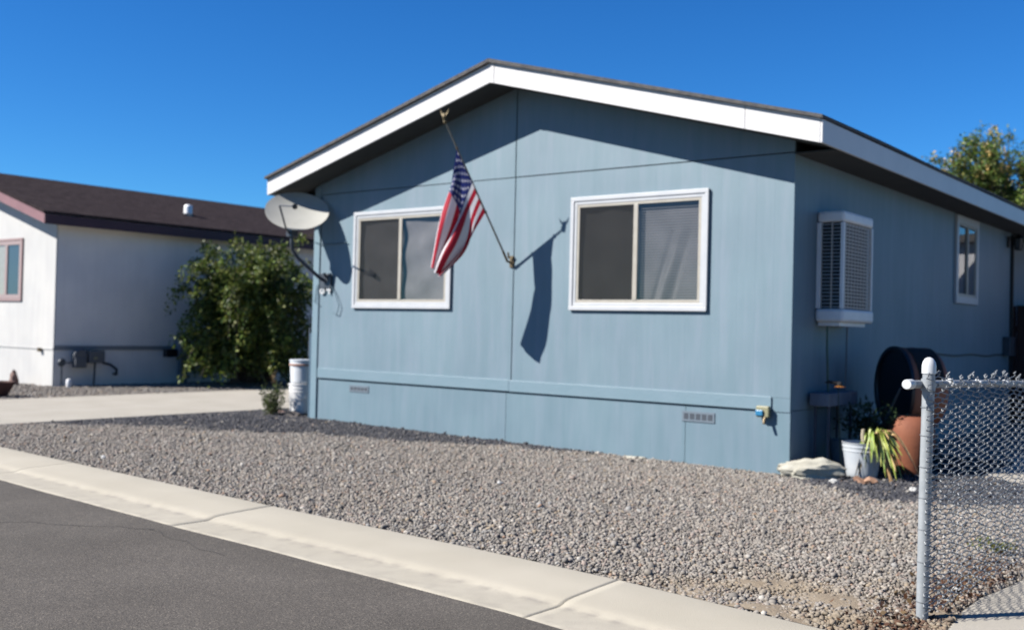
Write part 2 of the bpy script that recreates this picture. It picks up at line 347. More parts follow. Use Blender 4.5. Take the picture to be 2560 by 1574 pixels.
# ------------------------------------------------------------------ gravel: loose stones, one mesh
def ico():
    bm=bmesh.new(); bmesh.ops.create_icosphere(bm,subdivisions=1,radius=1); v=np.array([p.co[:] for p in bm.verts]); f=np.array([[q.index for q in p.verts] for p in bm.faces]); bm.free(); return v,f
IV,IF=ico()
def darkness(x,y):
    """two areas where the stones are coloured darker and bluer: along the driveway and front wall, and by the right corner"""
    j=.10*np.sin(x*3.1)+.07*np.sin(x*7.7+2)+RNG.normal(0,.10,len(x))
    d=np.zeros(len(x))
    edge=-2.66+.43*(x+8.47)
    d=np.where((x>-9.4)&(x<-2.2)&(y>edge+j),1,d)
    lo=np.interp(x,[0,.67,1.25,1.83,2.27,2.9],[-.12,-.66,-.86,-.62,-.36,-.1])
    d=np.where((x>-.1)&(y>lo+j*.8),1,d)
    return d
def stones(n,xr,yr,rmin,rmax,accept):
    x=RNG.uniform(*xr,n); y=RNG.uniform(*yr,n); k=accept(x,y); x=x[k];y=y[k]; n=len(x)
    r=rmin+(rmax-rmin)*RNG.beta(1.3,3.2,n)
    sc=np.stack([RNG.uniform(.75,1.3,n),RNG.uniform(.75,1.3,n),RNG.uniform(.5,.9,n)],1)*r[:,None]
    P=IV[None]*(1+RNG.normal(0,.13,(n,len(IV),1)))*sc[:,None,:]
    a=RNG.uniform(0,2*np.pi,n); t=RNG.normal(0,.5,n)
    ca,sa,ct,st=np.cos(a),np.sin(a),np.cos(t),np.sin(t)
    X=P[...,0]; Y=P[...,1]*ct[:,None]-P[...,2]*st[:,None]; Z=P[...,1]*st[:,None]+P[...,2]*ct[:,None]
    X2=X*ca[:,None]-Y*sa[:,None]; Y2=X*sa[:,None]+Y*ca[:,None]
    g=.062*np.interp(x,[-9.3,-8.3,-7.3,0],[0,.9,1,0])*(lambda q:q*q*(3-2*q))(np.clip((y+4.6)/3.6,0,1))
    z=g+.004+RNG.uniform(-.2,.85,n)*r*.9
    V=np.stack([X2+x[:,None],Y2+y[:,None],Z+z[:,None]],2).reshape(-1,3)
    F=(IF[None]+(np.arange(n)*len(IV))[:,None,None]).reshape(-1,3)
    pal=np.array([(.43,.395,.355),(.39,.36,.33),(.49,.44,.385),(.35,.32,.295),(.48,.39,.345),(.60,.55,.49),(.27,.25,.23),(.46,.37,.27),(.74,.70,.64),(.48,.31,.22),(.19,.18,.17),(.42,.41,.40)])
    pr=np.array([.20,.17,.14,.12,.09,.06,.06,.04,.018,.014,.05,.038]); pr/=pr.sum()
    c=pal[RNG.choice(len(pal),n,p=pr)]*RNG.uniform(.84,1.16,(n,1))*np.array((1.0,1.0,.985))
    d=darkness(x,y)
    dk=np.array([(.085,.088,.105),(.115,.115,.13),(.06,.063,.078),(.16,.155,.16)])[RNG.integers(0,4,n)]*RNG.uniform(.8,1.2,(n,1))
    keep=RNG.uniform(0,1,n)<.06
    c=np.where(((d>0)&~keep)[:,None],dk,c)  # stones inside the two areas take the darker, bluer colours
    pt=(np.sin(x*1.3+1.7*np.sin(y*1.1+.4))*np.sin(y*1.9+1.3*np.cos(x*.8)))*.5+.5
    pt=pt*(d==0)
    c=c*(1-.22*pt[:,None])+np.array((.46,.385,.31))*(.22*pt)[:,None]*.95
    # dusty tan soil mixed in near the kerb at the right
    tan=(np.clip((x-.6)/1.6,0,1)*np.clip((-3.75-y)/.8,0,1))*(.5+.5*np.sin(x*5+np.sin(y*6)*2))
    c=c*(1-.75*tan[:,None])+np.array((.40,.315,.21))*.75*tan[:,None]
    # reddish leaf litter blown against the path edge
    red=np.exp(-((x-2.66)/.16)**2)*np.clip((-2.6-y)/.4,0,1)*(RNG.uniform(0,1,n)<.55)
    c=c*(1-red[:,None])+np.array((.15,.075,.045))*red[:,None]
    C=np.repeat(c,len(IV),0)
    return V,F,C
def joinnp(L):
    Vs=[];Fs=[];Cs=[];o=0
    for V,F,C in L: Vs.append(V);Fs.append(F+o);Cs.append(C);o+=len(V)
    return np.concatenate(Vs),np.concatenate(Fs),np.concatenate(Cs)
XB=np.array([-60,-20,-12,-7.13,-2.2,.35,1.1,2.35,4,8]); YB=np.array([-1.9,-3.85,-4.32,-4.58,-4.85,-4.95,-5.0,-5.15,-5.42,-6.2])
def acc(x,y):
    ok=(y>np.interp(x,XB,YB)+.005+.03*np.sin(x*9)*np.sin(x*23))
    ok&=~((x>-13.45)&(x<-9.35))
    ok&=~((x>-7.32)&(x<.02)&(y>-.01))
    pe=np.interp(y,[-5.3,-4.7,-4.3,-3.95,-3.5,-2.9,1,3],[2.9,2.84,2.8,2.8,2.86,2.9,2.95,3.3]); ok&=x<pe
    ok&=~((x>1.45)&(y>1.1)&(x+y>3.1))
    return ok
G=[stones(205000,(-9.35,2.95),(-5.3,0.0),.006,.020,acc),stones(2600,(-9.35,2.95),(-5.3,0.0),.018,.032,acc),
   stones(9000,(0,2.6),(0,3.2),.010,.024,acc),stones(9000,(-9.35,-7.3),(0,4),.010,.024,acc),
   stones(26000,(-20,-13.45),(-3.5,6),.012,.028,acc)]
V,F,C=joinnp(G)
M['stone']=attr_mat('gravel_stone',.92)
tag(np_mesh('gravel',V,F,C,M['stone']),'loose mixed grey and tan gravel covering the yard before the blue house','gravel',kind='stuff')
del V,F,C,G

k=MB(); vs=[];fs=[]; nx_,ny_=50,46
for j in range(ny_+1):
    for i in range(nx_+1):
        x=1.25+1.7*i/nx_; y=-5.35+1.35*j/ny_; e_=min(1,(x-1.25)/.4,(2.95-x)/.12)*min(1,(-4.0-y)/.5); y=max(y,yback(x)+.012)
        h=.022*(math.sin(x*7.3+1.2*math.sin(y*5.1))*math.sin(y*8.3+1.4*math.cos(x*4.2))*.6+.42)*max(0,e_)
        vs.append((x,y,h-.004*(1-max(0,e_))-.002))
for j in range(ny_):
    for i in range(nx_): q=j*(nx_+1)+i; fs.append((q,q+1,q+nx_+2,q+nx_+1))
k.add(vs,fs); tag(k.build('bare_soil',mat('dusty_tan_soil',(.36,.28,.19),1,(.46,.37,.26),7,(1,1,1),.8,60),smooth=True),kind='structure')

# ------------------------------------------------------------------ rocks and small finds on the gravel
def rock(name,c,size,label,cat,m,seed,group=None,flat=.0,rz=0):
    rs=random.Random(seed); bm=bmesh.new(); bmesh.ops.create_icosphere(bm,subdivisions=4,radius=1)
    ph=[(rs.uniform(1.2,2.6),rs.uniform(0,6),Vector((rs.gauss(0,1),rs.gauss(0,1),rs.gauss(0,1))).normalized()) for _ in range(7)]
    cuts=[(Vector((rs.gauss(0,1),rs.gauss(0,1),rs.gauss(0,1))).normalized(),rs.uniform(.60,.86)) for _ in range(16)]
    for v in bm.verts:
        for n_,h_ in cuts:
            e_=v.co.dot(n_)-h_
            if e_>0: v.co=v.co-n_*e_*.92
        p=v.co.copy(); d=1+sum(.030*math.sin(a*3*p.dot(n)+b) for a,b,n in ph)+sum(.022*math.sin(a*8*p.dot(n)+b*2) for a,b,n in ph)
        for a,b,n in ph[:5]:
            k=p.dot(n)
            if k>9: d*=1
        p*=d; v.co=Vector((p.x*size[0],p.y*size[1],max(p.z,-.35)*size[2]))
    bmesh.ops.rotate(bm,verts=bm.verts,matrix=Matrix.Rotation(rz,3,'Z'))
    me=bpy.data.meshes.new(name); bm.to_mesh(me); bm.free(); me.materials.append(m); me.shade_smooth(); me.set_sharp_from_angle(angle=math.radians(22))
    o=bpy.data.objects.new(name,me); COL.objects.link(o); o.location=c
    return tag(o,label,cat,group)
rock('rock',(.21,.08,.05),(.37,.21,.15),'large pale flat rock at the right foot of the blue house, beside the white bucket','rock',M['rock'],3,rz=.55)
M['redrock']=mat('red_brown_rock',(.16,.06,.045),.9,(.24,.10,.07),6,(1,1,1),.5,20)
M['pinkrock']=mat('pinkish_rock',(.30,.18,.15),.9,(.38,.24,.20),6,(1,1,1),.5,20)
rock('rock',(-17.35,.62,.08),(.13,.12,.26),'pinkish upright rock leaning at the base of the white neighbouring house','rock',M['pinkrock'],8)
rock('rock',(-1.75,-.10,.02),(.17,.05,.03),'thin pale slab of stone half buried against the blue skirting','rock',M['rock'],12)
whites=[((.53,-.16,.02),.045,'small white stone lying on the dark gravel below the white bucket'),
        ((1.27,-.12,.02),.042,'small white stone on the dark gravel just left of the fence post'),
        ((2.66,-3.86,.02),.030,'small white stone on the gravel to the right of the fence post foot'),
        ((-5.5,-4.30,.02),.042,'lone white stone near the kerb at the far left of the yard'),
        ((-1.59,-2.71,.02),.036,'small cream stone in the middle of the grey gravel yard')]
M['whitestone']=mat('white_quartz',(.72,.71,.68),.7,(.8,.79,.76),9)
for i,(c,s,l) in enumerate(whites): rock('stone',(c[0],c[1],c[2]+gz(c[0],c[1])),(s,s*.8,s*.7),l,'stone',M['whitestone'],30+i,'white stones lying on the gravel')

# ------------------------------------------------------------------ the blue house
H=thing('manufactured_house','blue single-storey manufactured house with white fascia and two sliding front windows','house',(-W/2,0,0))
SL=.268; ze=3.279; xo=.46; yo=-.512; xr=-W/2; LEN=15.6
def zr(x,z0=ze):   # underside line of the rake
    return z0+SL*((abs(xr)+xo)-abs(x-xr))
seam=-3.62; zs=3.303; zb=.662
top=lambda x: zr(x)+.02; YE=9.27
WINS=[(-6.40,-4.70,1.735,2.94),(-2.69,-1.02,1.735,2.93)]
def holed(mb,x0,x1,z0,z1,y0,y1,wins):
    cur=x0
    for (a,b,c,d) in wins:
        mb.box(cur,a,y0,y1,z0,z1); mb.box(a,b,y0,y1,z0,c); mb.box(a,b,y0,y1,d,z1); cur=b
    mb.box(cur,x1,y0,y1,z0,z1)
k=MB(); k.prism_y([(-7.285,-.05),(-.015,-.05),(-.015,top(-.015)),(xr,top(xr)),(-7.285,top(-7.285))],.17,YE-.002); k.prism_y([(-7.285,-.05),(-1.5,-.05),(-1.5,ze+.02),(-7.285,ze+.02)],YE-.001,LEN); holed(k,-7.28,-.02,-.05,zs,.031,.169,WINS)
k.prism_y([(-7.28,zs+.001),(-.02,zs+.001),(-.02,top(-.02)-.01),(xr,top(xr)-.01),(-7.28,top(-7.28)-.01)],.031,.169); k.build('wall',M['gap'],H)
k=MB(); holed(k,-7.29,seam-.008,zb+.13,zs-.006,0,.03,WINS[:1]); k.build('siding_panel',M['siding'],H)
k=MB(); holed(k,seam+.008,0,zb+.13,zs-.006,0,.03,WINS[1:]); k.build('siding_panel',M['siding'],H)
def upper(x0,x1,z):
    pts=[(x0,z),(x1,z)]; pts.append((x1,top(x1)))
    if x0<xr<x1: pts.append((xr,top(xr)))
    pts.append((x0,top(x0))); return pts
k=MB(); k.prism_y(upper(-7.29,xr-.0001,zs+.006),-.006,.03)
k=MB(); p=[(-7.29,zs+.004),(seam-.008,zs-.016+.02),(seam-.008,top(seam-.008)),(xr,top(xr)),(-7.29,top(-7.29))]
k.prism_y(p,-.005,.03); k.build('siding_panel',M['siding'],H)
k=MB(); k.prism_y([(seam+.008,zs+.006),(0,zs+.006),(0,top(0)),(seam+.008,top(seam+.008))],-.005,.03); k.build('siding_panel',M['siding'],H)
# belt board, skirting, corner boards
k=MB(); k.box(-7.16,seam-.02,-.020,.03,zb,zb+.14); k.box(seam-.02,-.20,-.018,.03,zb-.004,zb+.136); build_each(k,'belt_board',M['band'],H,bevel=.004)
k=MB(); k.box(-7.27,-3.7,.008,.03,-.1,zb-.018); k.box(-3.694,-1.2,.008,.03,-.1,zb-.018); k.box(-1.194,0,.008,.03,-.1,zb-.018); k.box(-.198,0,.0,.03,zb-.016,zb+.128); build_each(k,'skirting',M['skirt'],H)
k=MB(); k.box(-7.305,-7.18,-.018,.03,-.1,top(-7.3)-.02); k.build('corner_board',M['band'],H,bevel=.003)
k=MB(); k.box(-.012,.0,.03,.034,-.1,top(-.012)-.04); k.build('corner_board',M['siding_side'],H)
# side wall
YE=9.27
k=MB(); k.box(-.012,.0,.034,YE,zb+.0,ze+.03); k.box(-.012,-.004,.034,YE,-.1,zb-.008); k.build('side_wall',M['siding_side'],H)
k=MB(); k.box(-1.499,-1.47,YE,LEN+.1,-.1,ze); k.build('porch_wall',M['siding_side'],H); k=MB(); k.box(-.12,-.01,LEN-.1,LEN,-.1,ze); k.build('porch_post',M['trim'],H)
k=MB(); k.box(-7.30,-7.285,.03,LEN,-.1,ze+.03); k.build('side_wall',M['siding_side'],H)
# roof body with its soffit, then shingles
FH=.236
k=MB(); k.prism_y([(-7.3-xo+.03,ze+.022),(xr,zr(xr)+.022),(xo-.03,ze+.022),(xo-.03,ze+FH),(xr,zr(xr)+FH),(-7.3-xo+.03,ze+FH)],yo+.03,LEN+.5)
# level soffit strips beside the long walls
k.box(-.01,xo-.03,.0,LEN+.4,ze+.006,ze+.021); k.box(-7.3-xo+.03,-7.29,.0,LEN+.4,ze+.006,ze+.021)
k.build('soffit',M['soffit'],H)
k=MB(); e=.04
def wob(y): return .006*math.sin(y*1.3)
ys=[yo-.045]+[yo-.045+i*.8 for i in range(1,21)]+[LEN+.55]; n6=6
vs=[];fs=[]
for y in ys:
    zz=FH+.004+wob(y); t=.034
    xl,xrr=-7.3-xo-e,xo+e
    vs+=[(xl,y,ze-SL*e+zz),(xr,y,zr(xr)+zz),(xrr,y,ze-SL*e+zz),(xrr,y,ze-SL*e+zz+t),(xr,y,zr(xr)+zz+t+.012),(xl,y,ze-SL*e+zz+t)]
for i in range(len(ys)-1):
    for j in range(6):
        q=(j+1)%6; fs.append((i*6+q,i*6+j,(i+1)*6+j,(i+1)*6+q))
fs.append((0,1,2,3,4,5)); nn=(len(ys)-1)*6; fs.append(tuple(nn+j for j in(5,4,3,2,1,0)))
k.add(vs,fs); k.build('roof',M['shingle'],H)
# fascia boards
def rake(xa,xb,name,m,wav=0):
    n=24 if wav else 1; pts_b=[];pts_t=[]
    for i in range(n+1):
        x=xa+(xb-xa)*i/n; wv=wav*(math.sin(i*.55)+.6*math.sin(i*1.4))
        pts_b.append((x,zr(x))); pts_t.append((x,zr(x)+FH+wv))
    k=MB(); k.prism_y(pts_b+pts_t[::-1],yo,yo+.028); return k.build(name,m,H,bevel=.004)
js=-3.59
rake(-7.3-xo,xr,'fascia_board',M['white'])
k=MB(); k.prism_y([(xr+.002,zr(xr+.002)),(js-.003,zr(js-.003)),(js-.003,zr(js-.003)+FH),(xr+.002,zr(xr)+FH)],yo-.004,yo+.028)
k.build('fascia_board',M['white'],H)
rake(js+.003,-.322,'fascia_board',M['white'],.003)
rake(-.318,xo,'fascia_board',M['white'],.002)
k=MB(); k.box(xo+.001,xo+.026,yo+.002,LEN+.5,ze-.002,ze+FH-.012); k.build('fascia_board',M['white'],H,bevel=.004)
k=MB(); k.box(-7.3-xo-.026,-7.3-xo-.001,yo+.002,LEN+.5,ze-.002,ze+FH-.012); k.build('fascia_board',M['white'],H,bevel=.004)

# curtains and glass
def cloth_mat(name,c1,c2,stripe=0):
    m=mat(name,c1,.9,c2,3,(1,1,1)); return m
def screen_mat(name,col,a):
    m,nt,b=new_mat(name); L=nt.links.new; out=nt.nodes['Material Output']
    b.inputs['Base Color'].default_value=(*col,1); b.inputs['Roughness'].default_value=.9; b.inputs['Specular IOR Level'].default_value=.05
    t=N(nt,'ShaderNodeBsdfTransparent'); mx=N(nt,'ShaderNodeMixShader'); mx.inputs[0].default_value=a
    L(t.outputs[0],mx.inputs[1]); L(b.outputs[0],mx.inputs[2]); L(mx.outputs[0],out.inputs[0]); return m
def sheet(x0,x1,y,z0,z1): return MB().add([(x0,y,z0),(x1,y,z0),(x1,y,z1),(x0,y,z1)],[(0,1,2,3)])
def glass_mat(name,tint=(.95,.95,.95),fr=1.5):
    m,nt,b=new_mat(name); L=nt.links.new; out=nt.nodes['Material Output']; nt.nodes.remove(b)
    t=N(nt,'ShaderNodeBsdfTransparent'); t.inputs[0].default_value=(*tint,1); g=N(nt,'ShaderNodeBsdfGlossy'); g.inputs['Roughness'].default_value=.03
    lw=N(nt,'ShaderNodeLayerWeight'); lw.inputs[0].default_value=.5; pw=N(nt,'ShaderNodeMath',operation='POWER'); pw.inputs[1].default_value=4.5; L(lw.outputs['Facing'],pw.inputs[0])
    fz=N(nt,'ShaderNodeMapRange'); fz.inputs[3].default_value=.05; fz.inputs[4].default_value=1; L(pw.outputs[0],fz.inputs[0]); mx=N(nt,'ShaderNodeMixShader')
    L(fz.outputs[0],mx.inputs[0]); L(t.outputs[0],mx.inputs[1]); L(g.outputs[0],mx.inputs[2]); L(mx.outputs[0],out.inputs[0]); return m
M['glass']=glass_mat('window_glass'); M['screen']=screen_mat('insect_screen',(.022,.022,.022),.6)
M['curtain']=cloth_mat('grey_curtain_cloth',(.17,.165,.172),(.24,.232,.245)); M['blind']=cloth_mat('white_blind_slats',(.33,.33,.325),(.38,.375,.365))
M['curtain_dark']=cloth_mat('dark_grey_curtain_cloth',(.07,.068,.066),(.11,.107,.102))
def drape(x0,x1,z0,z1,yb,amp,fn,name,m,parent,nx=60,nzz=50):
    V=[];F=[]
    for j in range(nzz+1):
        for i in range(nx+1):
            a=i/nx;b_=j/nzz; V.append((x0+(x1-x0)*a,yb-amp*fn(a,b_),z0+(z1-z0)*b_))
    for j in range(nzz):
        for i in range(nx):
            q=j*(nx+1)+i; F.append((q,q+1,q+nx+2,q+nx+1))
    k=MB(); k.add(V,F); return k.build(name,m,parent,smooth=True)
def swag(a,b):   # horizontal curtain sagging from the two top corners
    return .5+.5*math.sin((b-.9*(a-.45)**2*1.2)*15)*(.35+.65*b)*(.4+.6*math.sin(a*3.1))
def diag(a,b):   # sheet pulled toward one lower corner
    t=(a-.35)-(b*.42); return .5+.5*(math.exp(-((t-.02)/.05)**2)-math.exp(-((t-.16)/.05)**2)*.9-math.exp(-((t+.10)/.04)**2)*.8)*max(0,1-b*1.25)
def house_window(x0,x1,z0,z1,name_label,kind):
    tr=MB(); w1=.088
    tr.frame(x0,x1,z0,z1,w1*.55,-.040,-.006); tr.frame(x0+w1*.55,x1-w1*.55,z0+w1*.55,z1-w1*.55,w1*.45,-.028,-.006)
    root=tr.build('window',M['trim'],H,bevel=.004); root['label']=name_label
    a0,a1,c0,c1=x0+w1,x1-w1,z0+w1,z1-w1
    fr=MB(); fr.frame(a0,a1,c0,c1,.034,-.022,-.002)
    xm=(a0+a1)/2-.01; fr.box(xm-.028,xm+.028,-.027,-.002,c0+.034,c1-.034); 
    fr.build('window_frame',M['vinyl'],root,bevel=.002)
    L0,L1=a0+.034,xm-.028; R0,R1=xm+.028,a1-.034; b0,b1=c0+.034,c1-.034
    k=sheet(L0,L1,-.0185,b0,b1); k.build('screen',M['screen'],root)
    k=sheet(L0,L1,-.0165,b0,b1); k.build('pane',M['glass'],root)
    k=sheet(R0,R1,-.0185,b0,b1); k.build('pane',M['glass'],root)
    if kind=='swag':
        drape(L0-.12,R1+.03,b0-.03,b1+.03,.048,.032,lambda a,b: swag(a,b),'curtain',M['curtain'],root,90,60)
    else:
        drape(L0-.03,L1+.03,b0-.03,b1+.03,.06,.045,lambda a,b:.5+.5*math.sin(a*9+b*3)*.6,'curtain',M['curtain_dark'],root)
        k=MB(); n=36
        for i in range(n):
            z=b0+(b1-b0)*(i+.5)/n; dz=(b1-b0)/n*.5
            k.add([(R0-.02,.010,z-dz*.9),(R1+.02,.010,z-dz*.9),(R1+.02,.006,z-dz*.3),(R0-.02,.006,z-dz*.3)],[(0,1,2,3)])
        k.build('blind',M['blind'],root)
        drape(R0-.03,R1+.03,b0-.03,b1+.03,.075,.055,diag,'curtain',M['curtain'],root,70,60)
house_window(-2.757,-.953,1.668,2.995,'right front sliding window showing a blind in its right pane','blind')
house_window(-6.463,-4.632,1.668,3.006,'left front sliding window partly behind the flag','swag')
# side window
sw=MB(); y0,y1,z0,z1=5.80,7.0,1.97,3.262
def framex(mb,y0,y1,z0,z1,w,x0,x1):
    mb.box(x0,x1,y0,y1,z0,z0+w); mb.box(x0,x1,y0,y1,z1-w,z1); mb.box(x0,x1-.0015,y0,y0+w,z0+w,z1-w); mb.box(x0,x1-.0015,y1-w,y1,z0+w,z1-w)
framex(sw,y0,y1,z0,z1,.10,.0015,.042); root=sw.build('window',M['trim'],H,bevel=.004); root['label']='narrow-looking sliding window on the shaded side wall'
k=MB(); framex(k,y0+.1,y1-.1,z0+.1,z1-.1,.045,.002,.03); k.box(.002,.034,6.38,6.44,z0+.145,z1-.145); k.build('window_frame',M['vinyl'],root)
k=MB(); k.add([(.012,y0+.145,z0+.145),(.012,6.38,z0+.145),(.012,6.38,z1-.145),(.012,y0+.145,z1-.145)],[(0,1,2,3)]); k.build('pane',M['glass'],root); k=MB(); k.add([(.02,6.44,z0+.145),(.02,y1-.145,z0+.145),(.02,y1-.145,z1-.145),(.02,6.44,z1-.145)],[(0,1,2,3)]); k.build('pane',M['glass'],root)
k=MB(); k.box(.002,.004,y0+.1,y1-.1,z0+.1,z1-.1); k.build('window_backing',M['dark'],root)
# crawl space vents
def vent(x0,x1,z0,z1):
    k=MB(); k.box(x0,x1,-.001,.008,z0,z1); fr=k.build('skirt_vent',M['ventm'],H)
    k=MB(); n=5; wv=(x1-x0-.03)/n
    for i in range(n): k.box(x0+.015+i*wv+.008,x0+.015+(i+1)*wv-.008,-.002,.0,z0+.022,z1-.022)
    k.build('vent_slot',M['ventslot'],fr)
M['ventm']=mat('grey_vent_metal',(.20,.26,.32),.6); M['ventslot']=mat('vent_slot_shade',(.08,.10,.13),.9)
vent(-1.235,-.845,.475,.585); vent(-6.50,-6.12,.50,.59)
# tap with a blue timer on the right of the belt line
M['timer']=mat('blue_plastic',(.03,.28,.55),.4); M['timery']=mat('yellow_grey_plastic',(.40,.38,.22),.5)
k=MB(); k.box(-.34,-.20,-.075,-.021,.585,.70); sp_=k.build('spigot',M['timery'],H,bevel=.01)
k=MB(); k.box(-.335,-.255,-.10,-.076,.60,.66); k.build('timer_dial',M['timer'],sp_,bevel=.008)
k=MB(); k.tube([(-.24,-.05,.60),(-.24,-.09,.55),(-.235,-.10,.52)],[.018,.017,.014],10); k.build('spout',M['brass'],sp_,smooth=True)
# house number
def digit(ch,x,z,h):
    cu=bpy.data.curves.new('digit','FONT'); cu.body=ch; cu.size=h; cu.extrude=.006; cu.offset=.004
    o=bpy.data.objects.new('t',cu); COL.objects.link(o); bpy.context.view_layer.update()
    me=bpy.data.meshes.new_from_object(o.evaluated_get(bpy.context.evaluated_depsgraph_get())); bpy.data.objects.remove(o)
    me.materials.clear(); me.materials.append(M['digit']); me.transform(Matrix.Translation((x,-.026,z))@Matrix.Rotation(math.pi/2,4,'X'))
    d=bpy.data.objects.new('house_number',me); COL.objects.link(d); d.parent=H; d['label']='white digit '+ch; return d
digit('8',-7.145,1.87,.215); digit('4',-7.005,1.875,.19)
# downspout and meter box at the far end of the side wall, cable along the wall
k=MB(); k.box(.002,.05,YE-.07,YE+.0,.9,3.25); k.build('downspout',M['black'],H)
k=MB(); k.box(.002,.12,8.75,9.1,1.18,1.5); k.build('electrical_box',M['dishmetal'],H,bevel=.01)
k=MB(); k.tube([(.012,4.6+i*.25,1.215-.0015*i+.012*math.sin(i*.9)) for i in range(18)],.010,6); k.build('wall_cable',M['black'],H)
# blue conduit panel at the left rear corner of the front wall
k=MB(); k.box(-7.39,-7.307,.02,.14,-.05,1.30); k.build('conduit_cover',mat('deep_blue_paint',(.05,.12,.19),.6),H)
k=MB(); k.box(-7.42,-7.392,.03,.10,.95,1.38); k.build('conduit',M['dishmetal'],H)
# wires at the left corner below the dish
k=MB(); k.tube([(-7.28,-.03,2.62),(-7.1,-.035,2.58),(-6.85,-.035,2.585),(-6.6,-.03,2.60)],.006,6)
k.tube([(-7.05,-.03,2.08),(-7.2,-.035,1.98),(-7.24,-.035,1.75),(-7.15,-.03,1.71)],.006,6)
k.tube([(-6.95,-.03,2.04),(-6.8,-.035,1.86),(-6.72,-.035,1.70),(-6.76,-.035,1.58),(-6.84,-.03,1.60)],.006,6); build_each(k,'dish_cable',mat('painted_cable',(.12,.22,.28),.6),H)
settle(H)

# ------------------------------------------------------------------ lantern at the end of the side wall
Ln=thing('wall_lantern','black coach lantern on the far end of the shaded side wall','lantern',(0,9.0,3.0))
k=MB(); k.box(.0015,.03,8.93,9.07,3.02,3.2); k.build('backplate',M['black'],Ln)
k=MB(); k.tube([(.03,9,3.16),(.10,9,3.24),(.17,9,3.22)],.012,8); k.build('arm',M['black'],Ln)
k=MB(); k.lathe([(.02,3.24),(.095,3.18),(.10,3.165),(.085,3.16)],(.17,9,0),6); k.lathe([(.05,2.97),(.06,2.98),(.06,2.99)],(.17,9,0),6)
for i in range(6):
    a=i*math.pi/3; k.tube([(.17+.082*math.cos(a),9+.082*math.sin(a),3.165),(.17+.056*math.cos(a),9+.056*math.sin(a),2.985)],.006,5)
k.build('cage',M['black'],Ln)
k=MB(); k.lathe([(.05,2.99),(.074,3.16)],(.17,9,0),6); k.build('lamp_glass',mat('clear_lamp_glass',(.10,.11,.12),.1),Ln); settle(Ln)

# ------------------------------------------------------------------ evaporative cooler on the side wall
K=thing('window_cooler','boxy white evaporative cooler with louvred panels hung on the shaded side wall','air cooler',(.15,1.04,1.55))
cy0,cy1,cx1=.60,1.50,.30
k=MB(); k.box(.002,cx1,cy0,cy1,2.64,2.76); k.build('top_cover',M['plastic_white'],K,bevel=.03)
k=MB(); k.box(.002,cx1+.012,cy0-.012,cy1+.02,1.585,1.725); k.build('water_tray',M['plastic_white'],K,bevel=.03)
k=MB(); k.box(.02,cx1-.05,cy0+.04,cy1-.08,1.545,1.583); k.build('tray_bottom',M['plastic_white'],K)
k=MB(); k.box(.002,.05,cy0+.004,cy0+.05,1.727,2.638); k.box(cx1-.04,cx1-.003,cy0+.004,cy0+.045,1.727,2.638); k.box(cx1-.04,cx1-.003,cy1-.04,cy1-.004,1.727,2.638); k.box(.002,.04,cy1-.04,cy1-.004,1.727,2.638); build_each(k,'corner_post',M['plastic_white'],K,bevel=.004)
k=MB(); k.box(.04,cx1-.06,cy0+.06,cy1-.06,1.727,2.638); k.build('cooling_pad',mat('wet_pad_fibre',(.02,.017,.014),.95,(.035,.03,.025),30),K)
M['louvre']=mat('beige_louvre_plastic',(.78,.70,.62),.6)
k=MB(); n=24
for i in range(n):
    z=1.735+i*.0379; k.add([(.055,cy0+.012,z),(cx1-.045,cy0+.012,z),(cx1-.045,cy0+.034,z+.017),(.055,cy0+.034,z+.017)],[(0,1,2,3)])
    k.add([(.055,cy0+.034,z+.019),(cx1-.045,cy0+.034,z+.019),(cx1-.045,cy0+.012,z+.002),(.055,cy0+.012,z+.002)],[(0,1,2,3)])
k.box(.16,.172,cy0+.008,cy0+.03,1.727,2.638); k.build('louvre_panel',M['louvre'],K)
k=MB()
for i in range(n):
    z=1.735+i*.0379; k.box(cx1-.02,cx1-.012,cy0+.05,cy1-.045,z,z+.019)
for i in range(9):
    y=cy0+.07+i*.092; k.box(cx1-.0125,cx1-.006,y,y+.016,1.727,2.638)
k.build('front_grille',M['louvre'],K)
k=MB(); k.tube([(.10,.70,1.545),(.10,.705,1.3),(.105,.72,1.1),(.10,.74,.98),(.11,.76,.70),(.12,.76,.3),(.14,.74,.04)],.012,8); k.build('supply_hose',M['greenhose'],K,smooth=True)
k=MB(); k.tube([(.10,1.28,1.545),(.10,1.275,1.2),(.095,1.27,.84)],.009,8); k.build('drain_tube',mat('clear_tube',(.16,.18,.22),.4),K,smooth=True); settle(K)

# ------------------------------------------------------------------ satellite dish
D=thing('satellite_dish','off-white satellite dish on a bent mast at the left corner of the blue house','satellite dish',(-7.05,-.03,2.05))
c=Vector((-7.22,-.42,3.035)); nrm=Vector((.52,-.50,.70)).normalized()
hx0=Vector((0,0,1)).cross(nrm).normalized(); vy0=nrm.cross(hx0); hx=hx0*math.cos(.2)-vy0*math.sin(.2); vy=nrm.cross(hx)
def dish_pt(a,b,off=0):  # a,b in metres on the aperture plane; offset paraboloid
    return c+hx*a+vy*b+nrm*((a*a+b*b)*.38-.07+off)
k=MB(); rings=14; seg=48; vs=[];fs=[]
for side,off in((0,0),(1,-.008)):
    for i in range(rings+1):
        for j in range(seg):
            an=2*math.pi*j/seg; rr=i/rings; vs.append(dish_pt(.45*rr*math.cos(an),.41*rr*math.sin(an),off))
q=(rings+1)*seg
for i in range(rings):
    for j in range(seg):
        j2=(j+1)%seg; fs.append((i*seg+j,i*seg+j2,(i+1)*seg+j2,(i+1)*seg+j)); fs.append((q+i*seg+j,q+(i+1)*seg+j,q+(i+1)*seg+j2,q+i*seg+j2))
for j in range(seg):
    j2=(j+1)%seg; fs.append((rings*seg+j,rings*seg+j2,q+rings*seg+j2,q+rings*seg+j))
